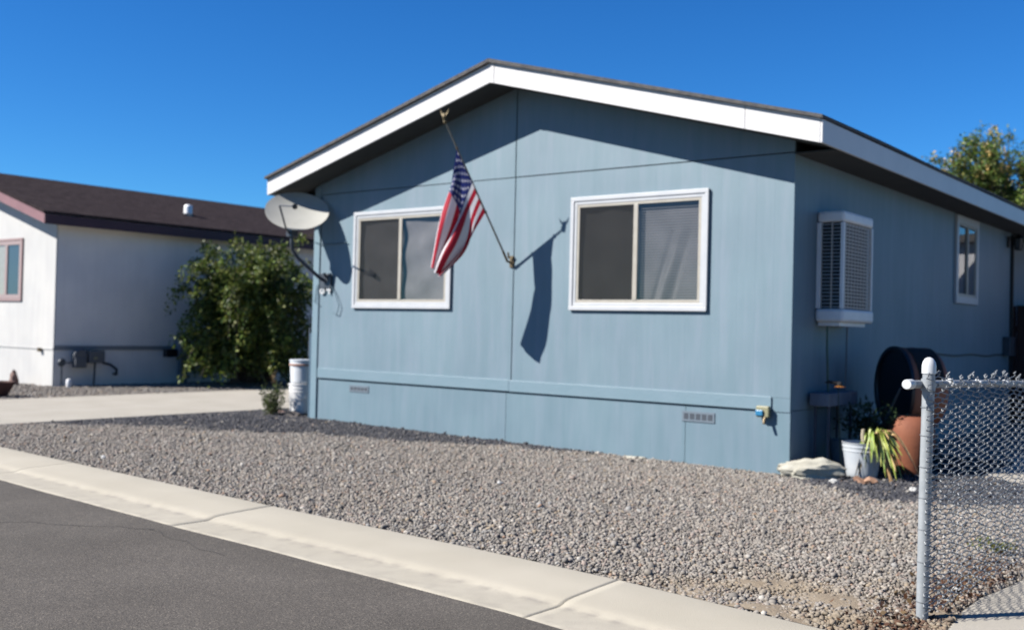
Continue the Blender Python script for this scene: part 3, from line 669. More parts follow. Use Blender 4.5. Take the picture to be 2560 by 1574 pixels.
k.add(vs,fs); k.build('reflector',M['dish'],D,smooth=True)
bottom=dish_pt(-.05,-.40); foot=Vector((-7.0,-.03,2.04)); back=c-nrm*.16
k=MB(); k.tube([foot,(-7.06,-.12,2.10),(-7.22,-.38,2.36),(-7.26,-.46,2.48),(-7.255,-.475,2.58),(-7.25,-.475,2.74)],.026,12); k.build('mast',M['dishmetal'],D,smooth=True)
k=MB(); k.box(-7.13,-6.90,-.045,-.021,1.95,2.16); k.tube([(-6.98,-.05,2.10),(-6.98,-.10,2.16)],.02,8); k.build('wall_bracket',M['dishmetal'],D,bevel=.004)
k=MB(); k.tube([(-7.25,-.475,2.70),(-7.25,-.44,2.82),back],.035,10); k.box(-7.31,-7.19,-.53,-.42,2.66,2.76); k.build('mount_bracket',M['dishmetal'],D)
lnb=Vector((-6.75,-.86,3.02)); elbow=Vector((-7.14,-.80,3.06))
k=MB(); k.tube([(-7.25,-.52,2.70),bottom+nrm*-.01,elbow],.013,8); k.tube([elbow,lnb],.011,8); k.build('feed_arm',M['dishmetal'],D)
k=MB(); ax=(c-lnb).normalized(); Mx=ax.to_track_quat('Z','Y').to_matrix(); k.lathe([(.0,-.05),(.028,-.05),(.03,.02),(.038,.03),(.038,.05),(0,.05)],lnb,14,Mx,cap=False); k.build('feed_horn',M['black'],D,smooth=True)
settle(D)

# ------------------------------------------------------------------ flag on its wall pole
Fg=thing('flag_on_pole','american flag hanging from a slanted grey pole on the blue front wall','flag',(-3.62,-.01,2.27))
pb=Vector((-3.66,-.10,2.29)); pt=Vector((-3.79,-1.12,3.79))
k=MB(); k.tube([pb,pt],[.0125,.010],10); k.build('pole',M['pole'],Fg,smooth=True)
k=MB(); k.box(-3.675,-3.615,-.016,-.0055,2.19,2.33); k.tube([(-3.645,-.02,2.245),pb+Vector((0,.02,-.03)),pb+(pt-pb)*.06],.015,10); k.tube([(-3.66,-.05,2.30),(-3.655,-.075,2.37)],.012,8); k.build('bracket',M['brass'],Fg)
# eagle finial: ball, body and two raised wings
k=MB(); dr=(pt-pb).normalized(); k.lathe([(0,-.03),(.018,-.024),(.026,-.01),(.026,.01),(.018,.024),(0,.03)],pt+dr*.03,14,cap=False)
fb=pt+dr*.06+Vector((0,0,.03)); k.lathe([(0,-.045),(.018,-.03),(.024,0),(.016,.03),(.012,.045),(0,.058)],fb,12,cap=False); k.tube([fb+Vector((0,0,.05)),fb+Vector((-.01,-.03,.055))],[.01,.003],6)
for sgn in(-1,1):
    p0=fb+Vector((sgn*.015,0,.0)); pts=[p0,p0+Vector((sgn*.04,.005,.04)),p0+Vector((sgn*.055,.005,.095)),p0+Vector((sgn*.03,.005,.06)),p0+Vector((sgn*.005,.005,.035))]
    k.add([p+Vector((0,-.004,0)) for p in pts]+[p+Vector((0,.004,0)) for p in pts],[(0,1,2,3,4),(9,8,7,6,5),(0,5,6,1),(1,6,7,2),(2,7,8,3),(3,8,9,4),(4,9,5,0)])
k.build('eagle_finial',M['gold'],Fg)
T=[(-3.768,-.94,3.545),(-3.80,-.98,3.31),(-3.86,-.98,3.10),(-3.95,-.97,2.83),(-4.03,-.96,2.55),(-4.12,-.95,2.15)]
B=[(-3.705,-.44,2.80+.02),(-3.765,-.56,2.61),(-3.735,-.68,2.42),(-3.775,-.78,2.25),(-3.89,-.86,2.11),(-4.01,-.90,2.03)]
T=np.array(T);B=np.array(B); T[0]=np.array(pb)+(np.array(pt)-np.array(pb))*.83; B[0]=np.array(pb)+(np.array(pt)-np.array(pb))*.36
NU,NV=156,240
def crv(P,t):
    s=t*(len(P)-1); i=min(int(s),len(P)-2); f_=s-i; p0=P[max(i-1,0)];p1=P[i];p2=P[i+1];p3=P[min(i+2,len(P)-1)]
    return .5*((2*p1)+(-p0+p2)*f_+(2*p0-5*p1+4*p2-p3)*f_**2+(-p0+3*p1-3*p2+p3)*f_**3)
view=np.array([-.61,.79,0]); side=np.array([.79,.61,0])
V=[];C=[]
RED=(.80,.03,.07);WHT=(1.35,1.32,1.38);NAV=(.035,.05,.24)
stars=[]
for r_ in range(9):
    n_=6 if r_%2==0 else 5
    for c_ in range(n_): stars.append(((r_+1)/10*(7/13),((c_+.5 if n_==6 else c_+1)/6)*.40))
SU=np.array([s[0] for s in stars]);SV=np.array([s[1] for s in stars])
for j in range(NV+1):
    v=j/NV; a_=crv(T,v); b_=crv(B,v); g=smooth01(v*1.6)
    for i in range(NU+1):
        u_=i/NU
        ph=u_*math.pi*2*2.4+.6+v*1.1
        ss=u_+ (.085*math.sin(ph*1.0+.8))*g
        p=a_+(b_-a_)*ss + view*(.095*math.sin(ph)*g+.012*math.sin(u_*9+v*14)) + side*(.020*math.cos(ph*1.0)*g+.006*math.sin(u_*21+v*5)*g)
        if 0<u_<1: p=p+np.array([0,0,-.015])*math.sin(u_*math.pi)*g
        V.append(p)
        du=(SU-u_)*.91; dv=(SV-v)*1.52; d_=np.hypot(du,dv); kx=int(np.argmin(d_))
        if u_<7/13 and v<.40:
            an=math.atan2(du[kx],dv[kx]); rr=.0175*(1-.35*abs(math.sin(an*2.5))); C.append(WHT if d_[kx]<rr else NAV)
        else: C.append(RED if int(min(u_,.9999)*13)%2==0 else WHT)
V=np.array(V);Fq=[]
for j in range(NV):
    for i in range(NU): q=j*(NU+1)+i; Fq.append((q,q+1,q+NU+2,q+NU+1))
np_mesh('flag_cloth',V,np.array(Fq),np.array(C),attr_mat('flag_nylon',.65,.42),Fg,smooth=True)
k=MB()
for t in(.36,.83):
    p=pb+(pt-pb)*t; k.lathe([(.014,-.008),(.018,-.008),(.018,.008),(.014,.008)],p,12,dr.to_track_quat('Z','Y').to_matrix())
build_each(k,'flag_ring',M['brass'],Fg); settle(Fg)

# ------------------------------------------------------------------ neighbouring house
NX,NY=-16.47,.99; NR=-20.15; nse=.37; nd=.47; NSL=.29; NW=2*(NX-NR)
def brown_shingle():
    m,nt,b=new_mat('brown_shingles'); L=nt.links.new; tc=N(nt,'ShaderNodeTexCoord')
    mp=N(nt,'ShaderNodeMapping'); mp.inputs['Rotation'].default_value=(0,0,math.pi/2)
    br=N(nt,'ShaderNodeTexBrick'); br.inputs['Scale'].default_value=3.2; br.inputs['Color1'].default_value=(.018,.0135,.0145,1); br.inputs['Color2'].default_value=(.030,.0235,.0245,1); br.inputs['Mortar'].default_value=(.012,.0085,.0085,1); br.inputs['Mortar Size'].default_value=.012
    L(tc.outputs['Object'],mp.inputs[0]); L(mp.outputs[0],br.inputs['Vector'])
    n=N(nt,'ShaderNodeTexNoise'); n.inputs['Scale'].default_value=14; L(tc.outputs['Object'],n.inputs['Vector']); r=ramp(nt,[(.3,(.8,.8,.8)),(.7,(1.35,1.3,1.3))]); L(n.outputs['Fac'],r.inputs[0])
    mx=N(nt,'ShaderNodeMix',data_type='RGBA',blend_type='MULTIPLY'); mx.inputs[0].default_value=1; L(br.outputs['Color'],mx.inputs[6]); L(r.outputs[0],mx.inputs[7]); L(mx.outputs[2],b.inputs['Base Color']); b.inputs['Roughness'].default_value=1; b.inputs['Specular IOR Level'].default_value=.05
    return m
M['brown_shingle']=brown_shingle()
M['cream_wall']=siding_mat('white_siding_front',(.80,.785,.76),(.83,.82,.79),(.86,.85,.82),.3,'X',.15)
M['cream_shade_lift']=siding_mat('white_siding_shade_lift',(1.42,1.32,1.22),(1.45,1.35,1.25),(1.48,1.38,1.28),.3,'Y',.05)  # same paint as the front, lightened in colour to offset the side's shade
M['mauve']=mat('dusty_rose_trim',(.30,.135,.15),.6,(.36,.17,.185),3); M['maroon']=mat('maroon_trim',(.085,.024,.034),.6,(.11,.034,.044),3)
M['pinktrim']=mat('pale_pink_trim',(.50,.38,.37),.6)
NH=thing('neighbouring_house','white manufactured house with brown shingle roof and maroon trim at the left','house',(NR,NY,0))
nze=3.34
def nzr(x): return nze+NSL*((NX-NR)+nse-abs(x-NR))
k=MB(); k.prism_y([(2*NR-NX,.80),(NX,.80),(NX,nzr(NX)+.02),(NR,nzr(NR)+.02),(2*NR-NX,nzr(NX)+.02)],NY,NY+.03); k.build('front_wall',M['cream_wall'],NH)
k=MB(); k.box(2*NR-NX+.01,NX-.01,NY+.006,NY+.03,-.1,.775); k.build('skirting',M['cream_wall'],NH)
k=MB(); k.box(2*NR-NX+.01,NX-.01,NY-.012,NY+.006,.775,.80); k.build('belt_board',M['cream_wall'],NH)
k=MB(); k.box(NX-.03,NX,NY+.031,16,.86,nze+.05); k.build('side_wall',M['cream_shade_lift'],NH)
k=MB(); k.box(NX-.03,NX-.008,NY+.031,16,-.1,.765); k.build('skirting',M['cream_shade_lift'],NH)
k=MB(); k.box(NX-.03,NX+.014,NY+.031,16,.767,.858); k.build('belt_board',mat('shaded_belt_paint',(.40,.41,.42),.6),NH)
k=MB(); k.box(2*NR-NX,2*NR-NX+.03,NY+.031,16,-.1,nze+.05); k.build('side_wall',M['cream_shade_lift'],NH)
k=MB(); k.prism_y([(2*NR-NX-nse+.03,nze+.02),(NR,nzr(NR)+.02),(NX+nse-.03,nze+.02),(NX+nse-.03,nze+.2),(NR,nzr(NR)+.2),(2*NR-NX-nse+.03,nze+.2)],NY-nd+.03,16.5); k.build('soffit',M['cream_shade_lift'],NH)
k=MB(); k.prism_y([(2*NR-NX-nse-.04,nze+.205),(NR,nzr(NR)+.215),(NX+nse+.04,nze+.205),(NX+nse+.04,nze+.25),(NR,nzr(NR)+.27),(2*NR-NX-nse-.04,nze+.25)],NY-nd-.03,16.6); k.build('roof',M['brown_shingle'],NH)
rf=[o for o in NH.children if o.name.startswith('roof')][0]
k=MB(); k.prism_y([(NR+.004,nzr(NR)),(NX+nse,nze),(NX+nse,nze+.2),(NR+.004,nzr(NR)+.2)],NY-nd,NY-nd+.028); k.build('fascia_board',M['mauve'],NH)
k=MB(); k.prism_y([(2*NR-NX-nse,nze),(NR-.004,nzr(NR)),(NR-.004,nzr(NR)+.2),(2*NR-NX-nse,nze+.2)],NY-nd,NY-nd+.028); k.build('fascia_board',M['mauve'],NH)
k=MB(); k.box(NX+nse+.001,NX+nse+.026,NY-nd+.002,16.5,nze-.01,nze+.19); k.build('fascia_board',M['maroon'],NH)
k=MB(); k.frame(-19.6,-17.84,1.78,3.14,.045,NY-.035,NY-.002); wn=k.build('window',mat('dusty_pink_window_trim',(.50,.34,.33),.6),NH)
k=MB(); k.frame(-19.55,-17.89,1.83,3.09,.09,NY-.025,NY-.002); k.box(-18.60,-18.50,NY-.027,NY-.002,1.92,3.0); k.build('window_frame',M['pinktrim'],wn)
k=sheet(-19.46,-18.60,NY-.012,1.92,3.0); k.build('pane',M['glass'],wn); k=sheet(-18.50,-17.98,NY-.012,1.92,3.0); k.build('pane',M['glass'],wn)
k=MB(); k.box(-19.46,-18.60,NY-.006,NY-.004,1.92,3.0); k.build('blind',M['vinyl'],wn)
k=MB(); k.box(-18.50,-17.98,NY-.006,NY-.004,1.92,3.0); k.build('window_backing',mat('dim_blue_room',(.05,.09,.13),.5),wn)
k=MB(); k.lathe([(.10,3.92),(.10,4.20),(.085,4.24),(.03,4.26)],(-17.5,4.83,0),16); k.build('vent_pipe',mat('white_vent_paint',(1.6,1.6,1.6),.4),rf)
k=MB(); k.lathe([(.16,4.02),(.12,4.035),(.08,4.05)],(-17.5,4.83,0),16); k.build('flashing',mat('grey_flashing',(.16,.15,.16),.5,metal=.3),rf)
k=MB(); k.box(-17.0,-16.92,NY-.07,NY-.013,.72,.80); k.build('spigot',M['brass'],NH); settle(NH)
# gas meter
Gm=thing('gas_meter','grey gas meter and pipework low on the shaded side of the white house','gas meter',(NX+.2,1.5,0)); X=NX+.22
k=MB(); k.lathe([(0,-.07),(.13,-.07),(.16,-.04),(.16,.04),(.13,.07),(0,.07)],(X,1.45,.66),20,Matrix.Rotation(math.pi/2,3,'Y'),cap=False); k.box(X-.08,X+.08,1.32,1.58,.40,.62); k.box(X-.09,X+.09,1.62,1.98,.50,.76); k.build('meter_body',mat('grey_meter_paint',(.16,.17,.19),.6),Gm,bevel=.02)
k=MB(); k.tube([(X,1.06,.0),(X,1.06,.50),(X,1.30,.52)],.022,8); k.tube([(X,1.98,.5),(X,2.15,.46),(X,2.3,.36),(X-.1,2.36,.25),(X-.2,2.36,.25)],.03,8); k.tube([(X,1.8,.5),(X,1.78,.0)],.022,8); build_each(k,'pipe',M['dishmetal'],Gm,smooth=True)
k=MB(); k.lathe([(0,-.04),(.07,-.04),(.09,0),(.07,.04),(0,.04)],(X+.02,1.05,.52),16,Matrix.Rotation(math.pi/2,3,'Y'),cap=False); k.build('regulator',M['dishmetal'],Gm,smooth=True)
k=MB(); k.box(X+.085,X+.10,1.72,1.80,.58,.63); k.build('yellow_tag',M['timery'],Gm); settle(Gm)
Tp=thing('utility_pedestal','pale blue-grey utility post with meter box beside the big shrub','utility post',(NX+.35,3.85,0)); X=NX+.35
k=MB(); k.box(X-.07,X+.07,3.76,3.94,-.05,.62); k.build('post',mat('blue_grey_paint',(.20,.25,.31),.6),Tp,bevel=.01)
k=MB(); k.box(X-.10,X+.10,3.70,3.95,.62,1.0); k.build('meter_box',mat('light_blue_grey_paint',(.26,.31,.38),.5),Tp,bevel=.015)
k=MB(); k.lathe([(.05,1.0),(.10,1.03),(.10,1.15),(.06,1.19),(.0,1.19)],(X,3.83,0),16,cap=False); k.build('meter_dial',mat('olive_glass',(.10,.10,.06),.3),Tp,smooth=True)
k=MB(); k.box(X-.06,X+.08,3.38,3.66,.62,.80); k.build('switch_box',M['navy'],Tp,bevel=.01); k=MB(); k.box(X-.02,X+.02,3.655,3.70,.68,.73); k.build('conduit',M['navy'],Tp); settle(Tp)
k=MB(); k.lathe([(.05,0),(.06,.02),(.06,.14),(.04,.18),(.0,.19)],(-16.1,1.15,0),14,cap=False); tag(k.build('vent_cap',M['plastic_white'],smooth=True),'small white capped pipe standing in the gravel below the gas meter','pipe cap')

# ------------------------------------------------------------------ foliage
def leafcloud(P,D,ln,wd,cols,droop=.0):
    """leaf quads (bent diamonds) at points P facing roughly D"""
    n=len(P); a=RNG.normal(0,1,(n,3)); a[:,2]-=droop; a+=D*1.2; a/=np.linalg.norm(a,axis=1)[:,None]
    b=np.cross(a,RNG.normal(0,1,(n,3))); b/=np.linalg.norm(b,axis=1)[:,None]
    l=ln*RNG.uniform(.6,1.3,(n,1)); w_=wd*RNG.uniform(.6,1.3,(n,1)); nn=np.cross(a,b)
    V=np.stack([P,P+a*l*.5+b*w_+nn*l*.06,P+a*l,P+a*l*.5-b*w_+nn*l*.06],1).reshape(-1,3)
    F=np.arange(n*4).reshape(n,4); C=np.repeat(cols,4,0); return V,F,C
def foliage_obj(name,pal,shoots,per,ln,wd,parent,m,spread=.05,droop=.3):
    Ps=[];Ds=[];Cs=[]
    for path,tint in shoots:
        path=np.array(path); n=per; t=RNG.uniform(.08,1,n)**.8*(len(path)-1); i=np.minimum(t.astype(int),len(path)-2); f_=(t-i)[:,None]
        p=path[i]*(1-f_)+path[i+1]*f_+RNG.normal(0,spread,(n,3)); d=path[i+1]-path[i]; d/=np.linalg.norm(d,axis=1)[:,None]+1e-6
        Ps.append(p);Ds.append(d); Cs.append(np.array(pal)[RNG.integers(0,len(pal),n)]*tint*RNG.uniform(.75,1.25,(n,1)))
    V,F,C=leafcloud(np.concatenate(Ps),np.concatenate(Ds),ln,wd,np.concatenate(Cs),droop)
    return np_mesh(name,V,F,C,m,parent)
M['leaf']=attr_mat('green_leaf',.5,.28); M['bark']=mat('grey_brown_bark',(.09,.07,.055),.9,(.15,.12,.09),12,(1,1,.3),.6,20)
SHR=[]
SH=thing('large_shrub','large arching green shrub between the two houses, dark below','shrub',(-14.75,4.6,0))
shoots=[];stems=MB(); rs=random.Random(5)
for i in range(560):
    an=rs.uniform(0,2*math.pi); hb=rs.uniform(.2,.9)**.8
    base=Vector((-14.8+rs.gauss(0,.18),4.75+rs.gauss(0,.3),.1)); R=rs.uniform(.25,1.25); hgt=rs.uniform(.9,3.22) if rs.random()<.5 else rs.uniform(2.2,3.22)*(1-.18*(R/1.22)**2)
    if rs.random()<.10: hgt*=1.06; R*=.75
    if i>420: hgt=rs.uniform(.5,1.5); R=rs.uniform(.5,1.25)
    dx,dy=math.cos(an)*R*.92,math.sin(an)*R*1.42
    tip=base+Vector((dx,dy,hgt*rs.uniform(.08,.85) if rs.random()<.75 else hgt))
    apex=base+Vector((dx*.6,dy*.6,hgt))
    pth=[]
    for t in [j/6 for j in range(7)]:
        pth.append(tuple(base*(1-t)**2+apex*1.0*2*t*(1-t)*1.0+tip*t*t + Vector((0,0,.5*t*(1-t)*hgt))))
    shoots.append((pth[1:],rs.choice([.7,.85,1,1.15,1.3])))
    if i%4==0: stems.tube(pth,[.016-.0018*j for j in range(7)],5,False)
foliage_obj('foliage',[(.13,.20,.035),(.17,.26,.04),(.08,.14,.03),(.23,.29,.05),(.30,.32,.08)],shoots,88,.10,.026,SH,M['leaf'],.055,.35)
stems.build('stems',M['bark'],SH); settle(SH)

TR=thing('tree','leafy green tree with pale yellow seed clusters rising behind the blue roof','tree',(-2.6,20.7,0))
shoots=[]; br_=MB(); cc=Vector((-2.62,20.6,5.35)); rs=random.Random(9)
br_.tube([(-2.6,20.7,-.1),(-2.65,20.7,1.5),(-2.6,20.65,3.2),(-2.5,20.6,4.6)],[.16,.14,.12,.09],10)
pods=[]
for i in range(70):
    d=Vector((rs.gauss(0,1),rs.gauss(0,1),rs.uniform(-.35,1.15))).normalized(); R=rs.uniform(1.4,2.15)
    s0=Vector((-2.55,20.6,rs.uniform(3.0,4.6))); e0=cc+Vector((d.x*R*1.05,d.y*R,d.z*R*.95)); mid=(s0+e0)/2+Vector((0,0,.3))
    pth=[tuple(s0*(1-t)**2+mid*2*t*(1-t)+e0*t*t) for t in [j/5 for j in range(6)]]
    br_.tube(pth,[.05,.038,.028,.02,.013,.007],6,False)
    for q in range(13):
        t=rs.uniform(.3,1); b0=Vector(pth[min(int(t*5),4)]).lerp(Vector(pth[min(int(t*5)+1,5)]),.5)
        dd=(d+Vector((rs.gauss(0,.7),rs.gauss(0,.7),rs.gauss(0,.5)))).normalized()*rs.uniform(.35,.75)
        sp2=[tuple(b0+dd*w_+Vector((0,0,-.12*w_*w_))) for w_ in(0,.35,.7,1)]; shoots.append((sp2,rs.choice([.6,.85,1,1.2])))
        if rs.random()<.33: pods.append(b0+dd*.8)
foliage_obj('foliage',[(.14,.25,.045),(.19,.31,.05),(.10,.17,.045),(.26,.34,.07),(.34,.34,.10)],shoots,62,.10,.026,TR,M['leaf'],.085,.2)
br_.build('branches',M['bark'],TR)
P=np.concatenate([np.array(p)[None]+RNG.normal(0,(.05,.05,.09),(16,3)) for p in pods]); V,F,C=leafcloud(P,np.tile((0,0,-1.),(len(P),1)),.085,.03,np.tile((.95,.66,.24),(len(P),1))*RNG.uniform(.7,1.3,(len(P),1)),1)
np_mesh('seed_clusters',V,F,C,M['leaf'],TR); settle(TR)

# ------------------------------------------------------------------ things at the left corner
def bucket(name,label,c,r0,r1,h,m,group=None,lid=False,handle=True,rimm=None,tilt=None):
    B_=thing(name,label,'bucket',c,group); x,y,z=c
    k=MB(); prof=[(r0*.97,0),(r0,.006)]
    for i in range(1,9):
        t=i/8; rr=r0+(r1-r0)*t; prof.append((rr,h*t))
        if i in(6,7): prof.append((rr+.006,h*t+.004)); prof.append((rr+.006,h*t+.012)); prof.append((rr+.001,h*t+.015))
    if lid: prof+=[(r1+.008,h+.002),(r1+.008,h+.022),(r1*.6,h+.026),(0.001,h+.026)]
    else: prof+=[(r1+.004,h+.004),(r1-.004,h+.006),(r1-.006,h-.01),(r0-.004,.01)]
    k.lathe(prof,c,28); k.build('bucket_body',m,B_,smooth=True)
    if rimm:
        k=MB(); k.lathe([(r1+.002,h*.80),(r1+.012,h*.81),(r1+.012,h*.86),(r1+.002,h*.87)],c,28); k.build('rim',rimm,B_)
    if handle:
        k=MB(); k.tube([(x-(r1+.008),y,z+h*.88),(x-(r1+.03),y-.05,z+h*.62),(x-.05,y-r1-.035,z+h*.42),(x+.06,y-r1-.03,z+h*.42),(x+(r1+.03),y-.05,z+h*.62),(x+(r1+.008),y,z+h*.88)],.0035,6); k.build('handle',M['galv'],B_,smooth=True)
    settle(B_); return B_
M['orange_rim']=mat('faded_orange_plastic',(.62,.33,.22),.5)
zl=gz(-8,.3)+.03
bucket('bucket','lower white bucket of the stack at the left corner of the blue house',(-7.90,.34,zl),.175,.195,.42,mat('bright_white_plastic',(1.1,1.1,1.1),.4,(1.2,1.2,1.2),6),'white buckets stacked by the driveway',handle=True,lid=True)
bucket('water_jug','upper white bucket with a faded orange rim, stacked at the left house corner',(-7.90,.34,zl+.451),.172,.19,.33,mat('blue_white_plastic',(.92,1.0,1.08),.4,(1.1,1.12,1.14),6),'white buckets stacked by the driveway',rimm=M['orange_rim'],lid=True,handle=False)
rock('rock',(-7.72,.02,.06),(.16,.12,.10),'brownish grey rock in front of the stacked white buckets','rock',mat('brown_grey_rock',(.13,.11,.10),.9,(.20,.17,.15),6),21)
rock('rock',(-8.45,.30,.05),(.17,.10,.06),'low pinkish stone at the driveway edge left of the small weed','rock',M['pinkrock'],22)
# weed
WD=thing('weed','small upright green weed with dry brown tips beside the stacked buckets','plant',(-8.0,-.12,.06)); sh=[]; st=MB(); rs=random.Random(3)
for i in range(26):
    b0=Vector((-8.02+rs.gauss(0,.045),-.10+rs.gauss(0,.045),.05)); e0=b0+Vector((rs.gauss(0,.075),rs.gauss(0,.075),rs.uniform(.22,.50)))
    p=[tuple(b0.lerp(e0,t)) for t in(0,.33,.66,1)]; sh.append((p,rs.choice([.8,1,1.2]))); st.tube(p,.003,4,False)
foliage_obj('foliage',[(.14,.19,.05),(.10,.15,.04),(.19,.21,.08)],sh,46,.045,.010,WD,M['leaf'],.02,0); st.build('stems',M['bark'],WD)
P=np.array([(-8.0,-.12,.60)])+RNG.normal(0,(.02,.02,.05),(70,3)); V,F,C=leafcloud(P,np.tile((0,0,1.),(70,1)),.035,.010,np.tile((.34,.24,.12),(70,1))); np_mesh('seed_head',V,F,C,M['leaf'],WD); settle(WD)
# terracotta bowl at the far left
k=MB(); k.lathe([(.10,0),(.16,.02),(.24,.16),(.27,.24),(.28,.28),(.255,.28),(.24,.24),(.12,.05)],(-14.27,-1.19,0),28); tag(k.build('planter_bowl',mat('dark_red_clay',(.10,.032,.022),.8,(.15,.05,.03),5),smooth=True),'dark red clay planter bowl at the far left beside the driveway','planter')

# ------------------------------------------------------------------ things along the shaded right side
bucket('bucket','open white plastic bucket holding a drooping plant right of the pale rock',(.57,.50,.012),.150,.200,.345,M['bucket'],handle=False)
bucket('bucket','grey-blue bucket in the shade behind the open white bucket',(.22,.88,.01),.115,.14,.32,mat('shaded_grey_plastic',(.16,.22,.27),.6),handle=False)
PL=thing('potted_plant','drooping yellow-green plant with curling brown leaves spilling from the white bucket','plant',(.68,.45,.345))
def strap(path,w0,k,tw=0):
    n=len(path); P=[Vector(p) for p in path]; vs=[];fs=[]
    for i,p in enumerate(P):
        t=(P[min(i+1,n-1)]-P[max(i-1,0)]).normalized(); s_=t.cross(Vector((math.cos(tw),math.sin(tw),.25))).normalized(); ww=w0*math.sin(math.pi*(.12+.86*i/(n-1)))**.7
        up=t.cross(s_)*ww*.35
        vs+=[p-s_*ww+up,p,p+s_*ww+up]
    for i in range(n-1):
        for q in(0,1): fs.append((i*3+q,i*3+q+1,(i+1)*3+q+1,(i+1)*3+q))
    k.add(vs,fs)
rs=random.Random(12); kinds={'green':MB(),'brown':MB()}
def arch(b,dx,dy,h,drop,n=10):
    out=[]
    for i in range(n):
        t=i/(n-1); out.append((b[0]+dx*t,b[1]+dy*t,b[2]+h*math.sin(min(t*1.9,1)*math.pi/2)*(1-t*.3)-drop*max(0,t-.35)**1.5))
    return out
b0=(.70,.44,.345)
for i in range(60):
    an=rs.uniform(-2.9,1.6); L_=rs.uniform(.12,.38); kd='green' if rs.random()<.80 else 'brown'
    strap(arch((b0[0]+rs.gauss(0,.03),b0[1]+rs.gauss(0,.03),b0[2]),math.cos(an)*L_*.7+.10,math.sin(an)*L_*.55-.03,rs.uniform(.05,.22),rs.uniform(.1,.75)),rs.uniform(.010,.021),kinds[kd],rs.uniform(0,3))
for (dx,dy,h,dr_,kd) in((.27,-.10,.12,.75,'green'),(.22,-.12,.08,.8,'brown'),(.33,-.06,.17,.62,'green'),(.44,.02,.18,.7,'brown'),(.28,-.05,.12,.95,'green'),(.24,-.1,.06,.95,'brown'),(-.14,-.14,.04,.75,'brown'),(-.12,-.05,.14,.4,'green')):
    strap(arch(b0,dx,dy,h,dr_,14),.022,kinds[kd],rs.uniform(0,3)); strap(arch((b0[0]+.02,b0[1]+.01,b0[2]+.01),dx*.9,dy,h*1.1,dr_*.95,14),.017,kinds[kd],rs.uniform(0,3))
kinds['green'].build('leaves',mat('yellow_green_leaf',(.26,.42,.05),.5,(.66,.70,.17),9),PL,smooth=True); kinds['brown'].build('dry_leaves',mat('dry_brown_leaf',(.55,.27,.10),.8,(.95,.68,.32),12),PL,smooth=True)
k=MB(); k.tube([(.61,.42,.33),(.605,.41,.44),(.61,.40,.50)],[.020,.022,.016],8); k.build('cut_stem',mat('pale_cut_stem',(.66,.58,.42),.7),PL,smooth=True); settle(PL)
k=MB(); strap([(.66+.03*i,.02+.01*i,.035+.012*math.sin(i*1.3)) for i in range(8)],.05,k); strap([(.72+.02*i,-.01,.04+.015*math.cos(i)) for i in range(7)],.035,k); tag(k.build('dead_leaf',mat('curled_tan_leaf',(.44,.24,.15),.8,(.55,.33,.21),9),smooth=True),'curled tan dead leaf on the gravel before the drooping plant','leaf')
# dark leafy pot plant behind
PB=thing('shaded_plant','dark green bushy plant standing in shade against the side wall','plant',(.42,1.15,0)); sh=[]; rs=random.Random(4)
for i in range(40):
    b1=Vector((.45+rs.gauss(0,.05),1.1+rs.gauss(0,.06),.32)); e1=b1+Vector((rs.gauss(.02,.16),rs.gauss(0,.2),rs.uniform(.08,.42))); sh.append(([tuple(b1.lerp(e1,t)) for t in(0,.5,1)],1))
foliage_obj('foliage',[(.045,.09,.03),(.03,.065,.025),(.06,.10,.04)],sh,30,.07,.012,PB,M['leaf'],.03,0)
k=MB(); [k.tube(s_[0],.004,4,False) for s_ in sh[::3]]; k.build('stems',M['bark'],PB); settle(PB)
# pale planter box on bricks near the wall, tall orange flower
Bx=thing('planter_box','pale bluish planter box raised against the shaded side wall','planter',(.12,.85,.5))
k=MB(); k.box(.03,.24,.42,1.26,.70,.84); k.build('box',mat('pale_blue_plastic',(.17,.19,.25),.6,(.26,.28,.35),7),Bx,bevel=.01)
k=MB(); k.box(.05,.075,.50,.525,.0,.699); k.box(.195,.22,.50,.525,.0,.699); k.box(.05,.075,1.12,1.145,.0,.699); k.box(.195,.22,1.12,1.145,.0,.699); build_each(k,'stand_leg',mat('grey_blue_plastic',(.09,.10,.14),.7),Bx); settle(Bx)
FL=thing('orange_flower','tall dark-stemmed flower with an orange head by the cooler hose','flower',(.34,.45,0))
k=MB(); k.tube([(.36,.50,.0),(.34,.46,.5),(.33,.44,.90)],[.008,.006,.004],6); k.build('stem',mat('dark_green_stem',(.03,.06,.03),.7),FL)
k=MB()
for i in range(12):
    a=i*math.pi/6; d=Vector((math.cos(a),math.sin(a),-.35)); c0=Vector((.35,.42,.935)); s_=Vector((-math.sin(a),math.cos(a),0))*.014
    k.add([c0,c0+d*.035+s_,c0+d*.07,c0+d*.035-s_],[(0,1,2,3)])
k.build('petals',mat('orange_petals',(.45,.17,.02),.6),FL); k=MB(); k.lathe([(0,.0),(.03,.005),(.025,.03),(0,.04)],(.35,.42,.93),12,cap=False); k.tube([(.33,.42,.95),(.26,.36,.965),(.22,.34,.955)],[.02,.016,.002],6); k.build('flower_centre',M['dark'],FL); settle(FL)
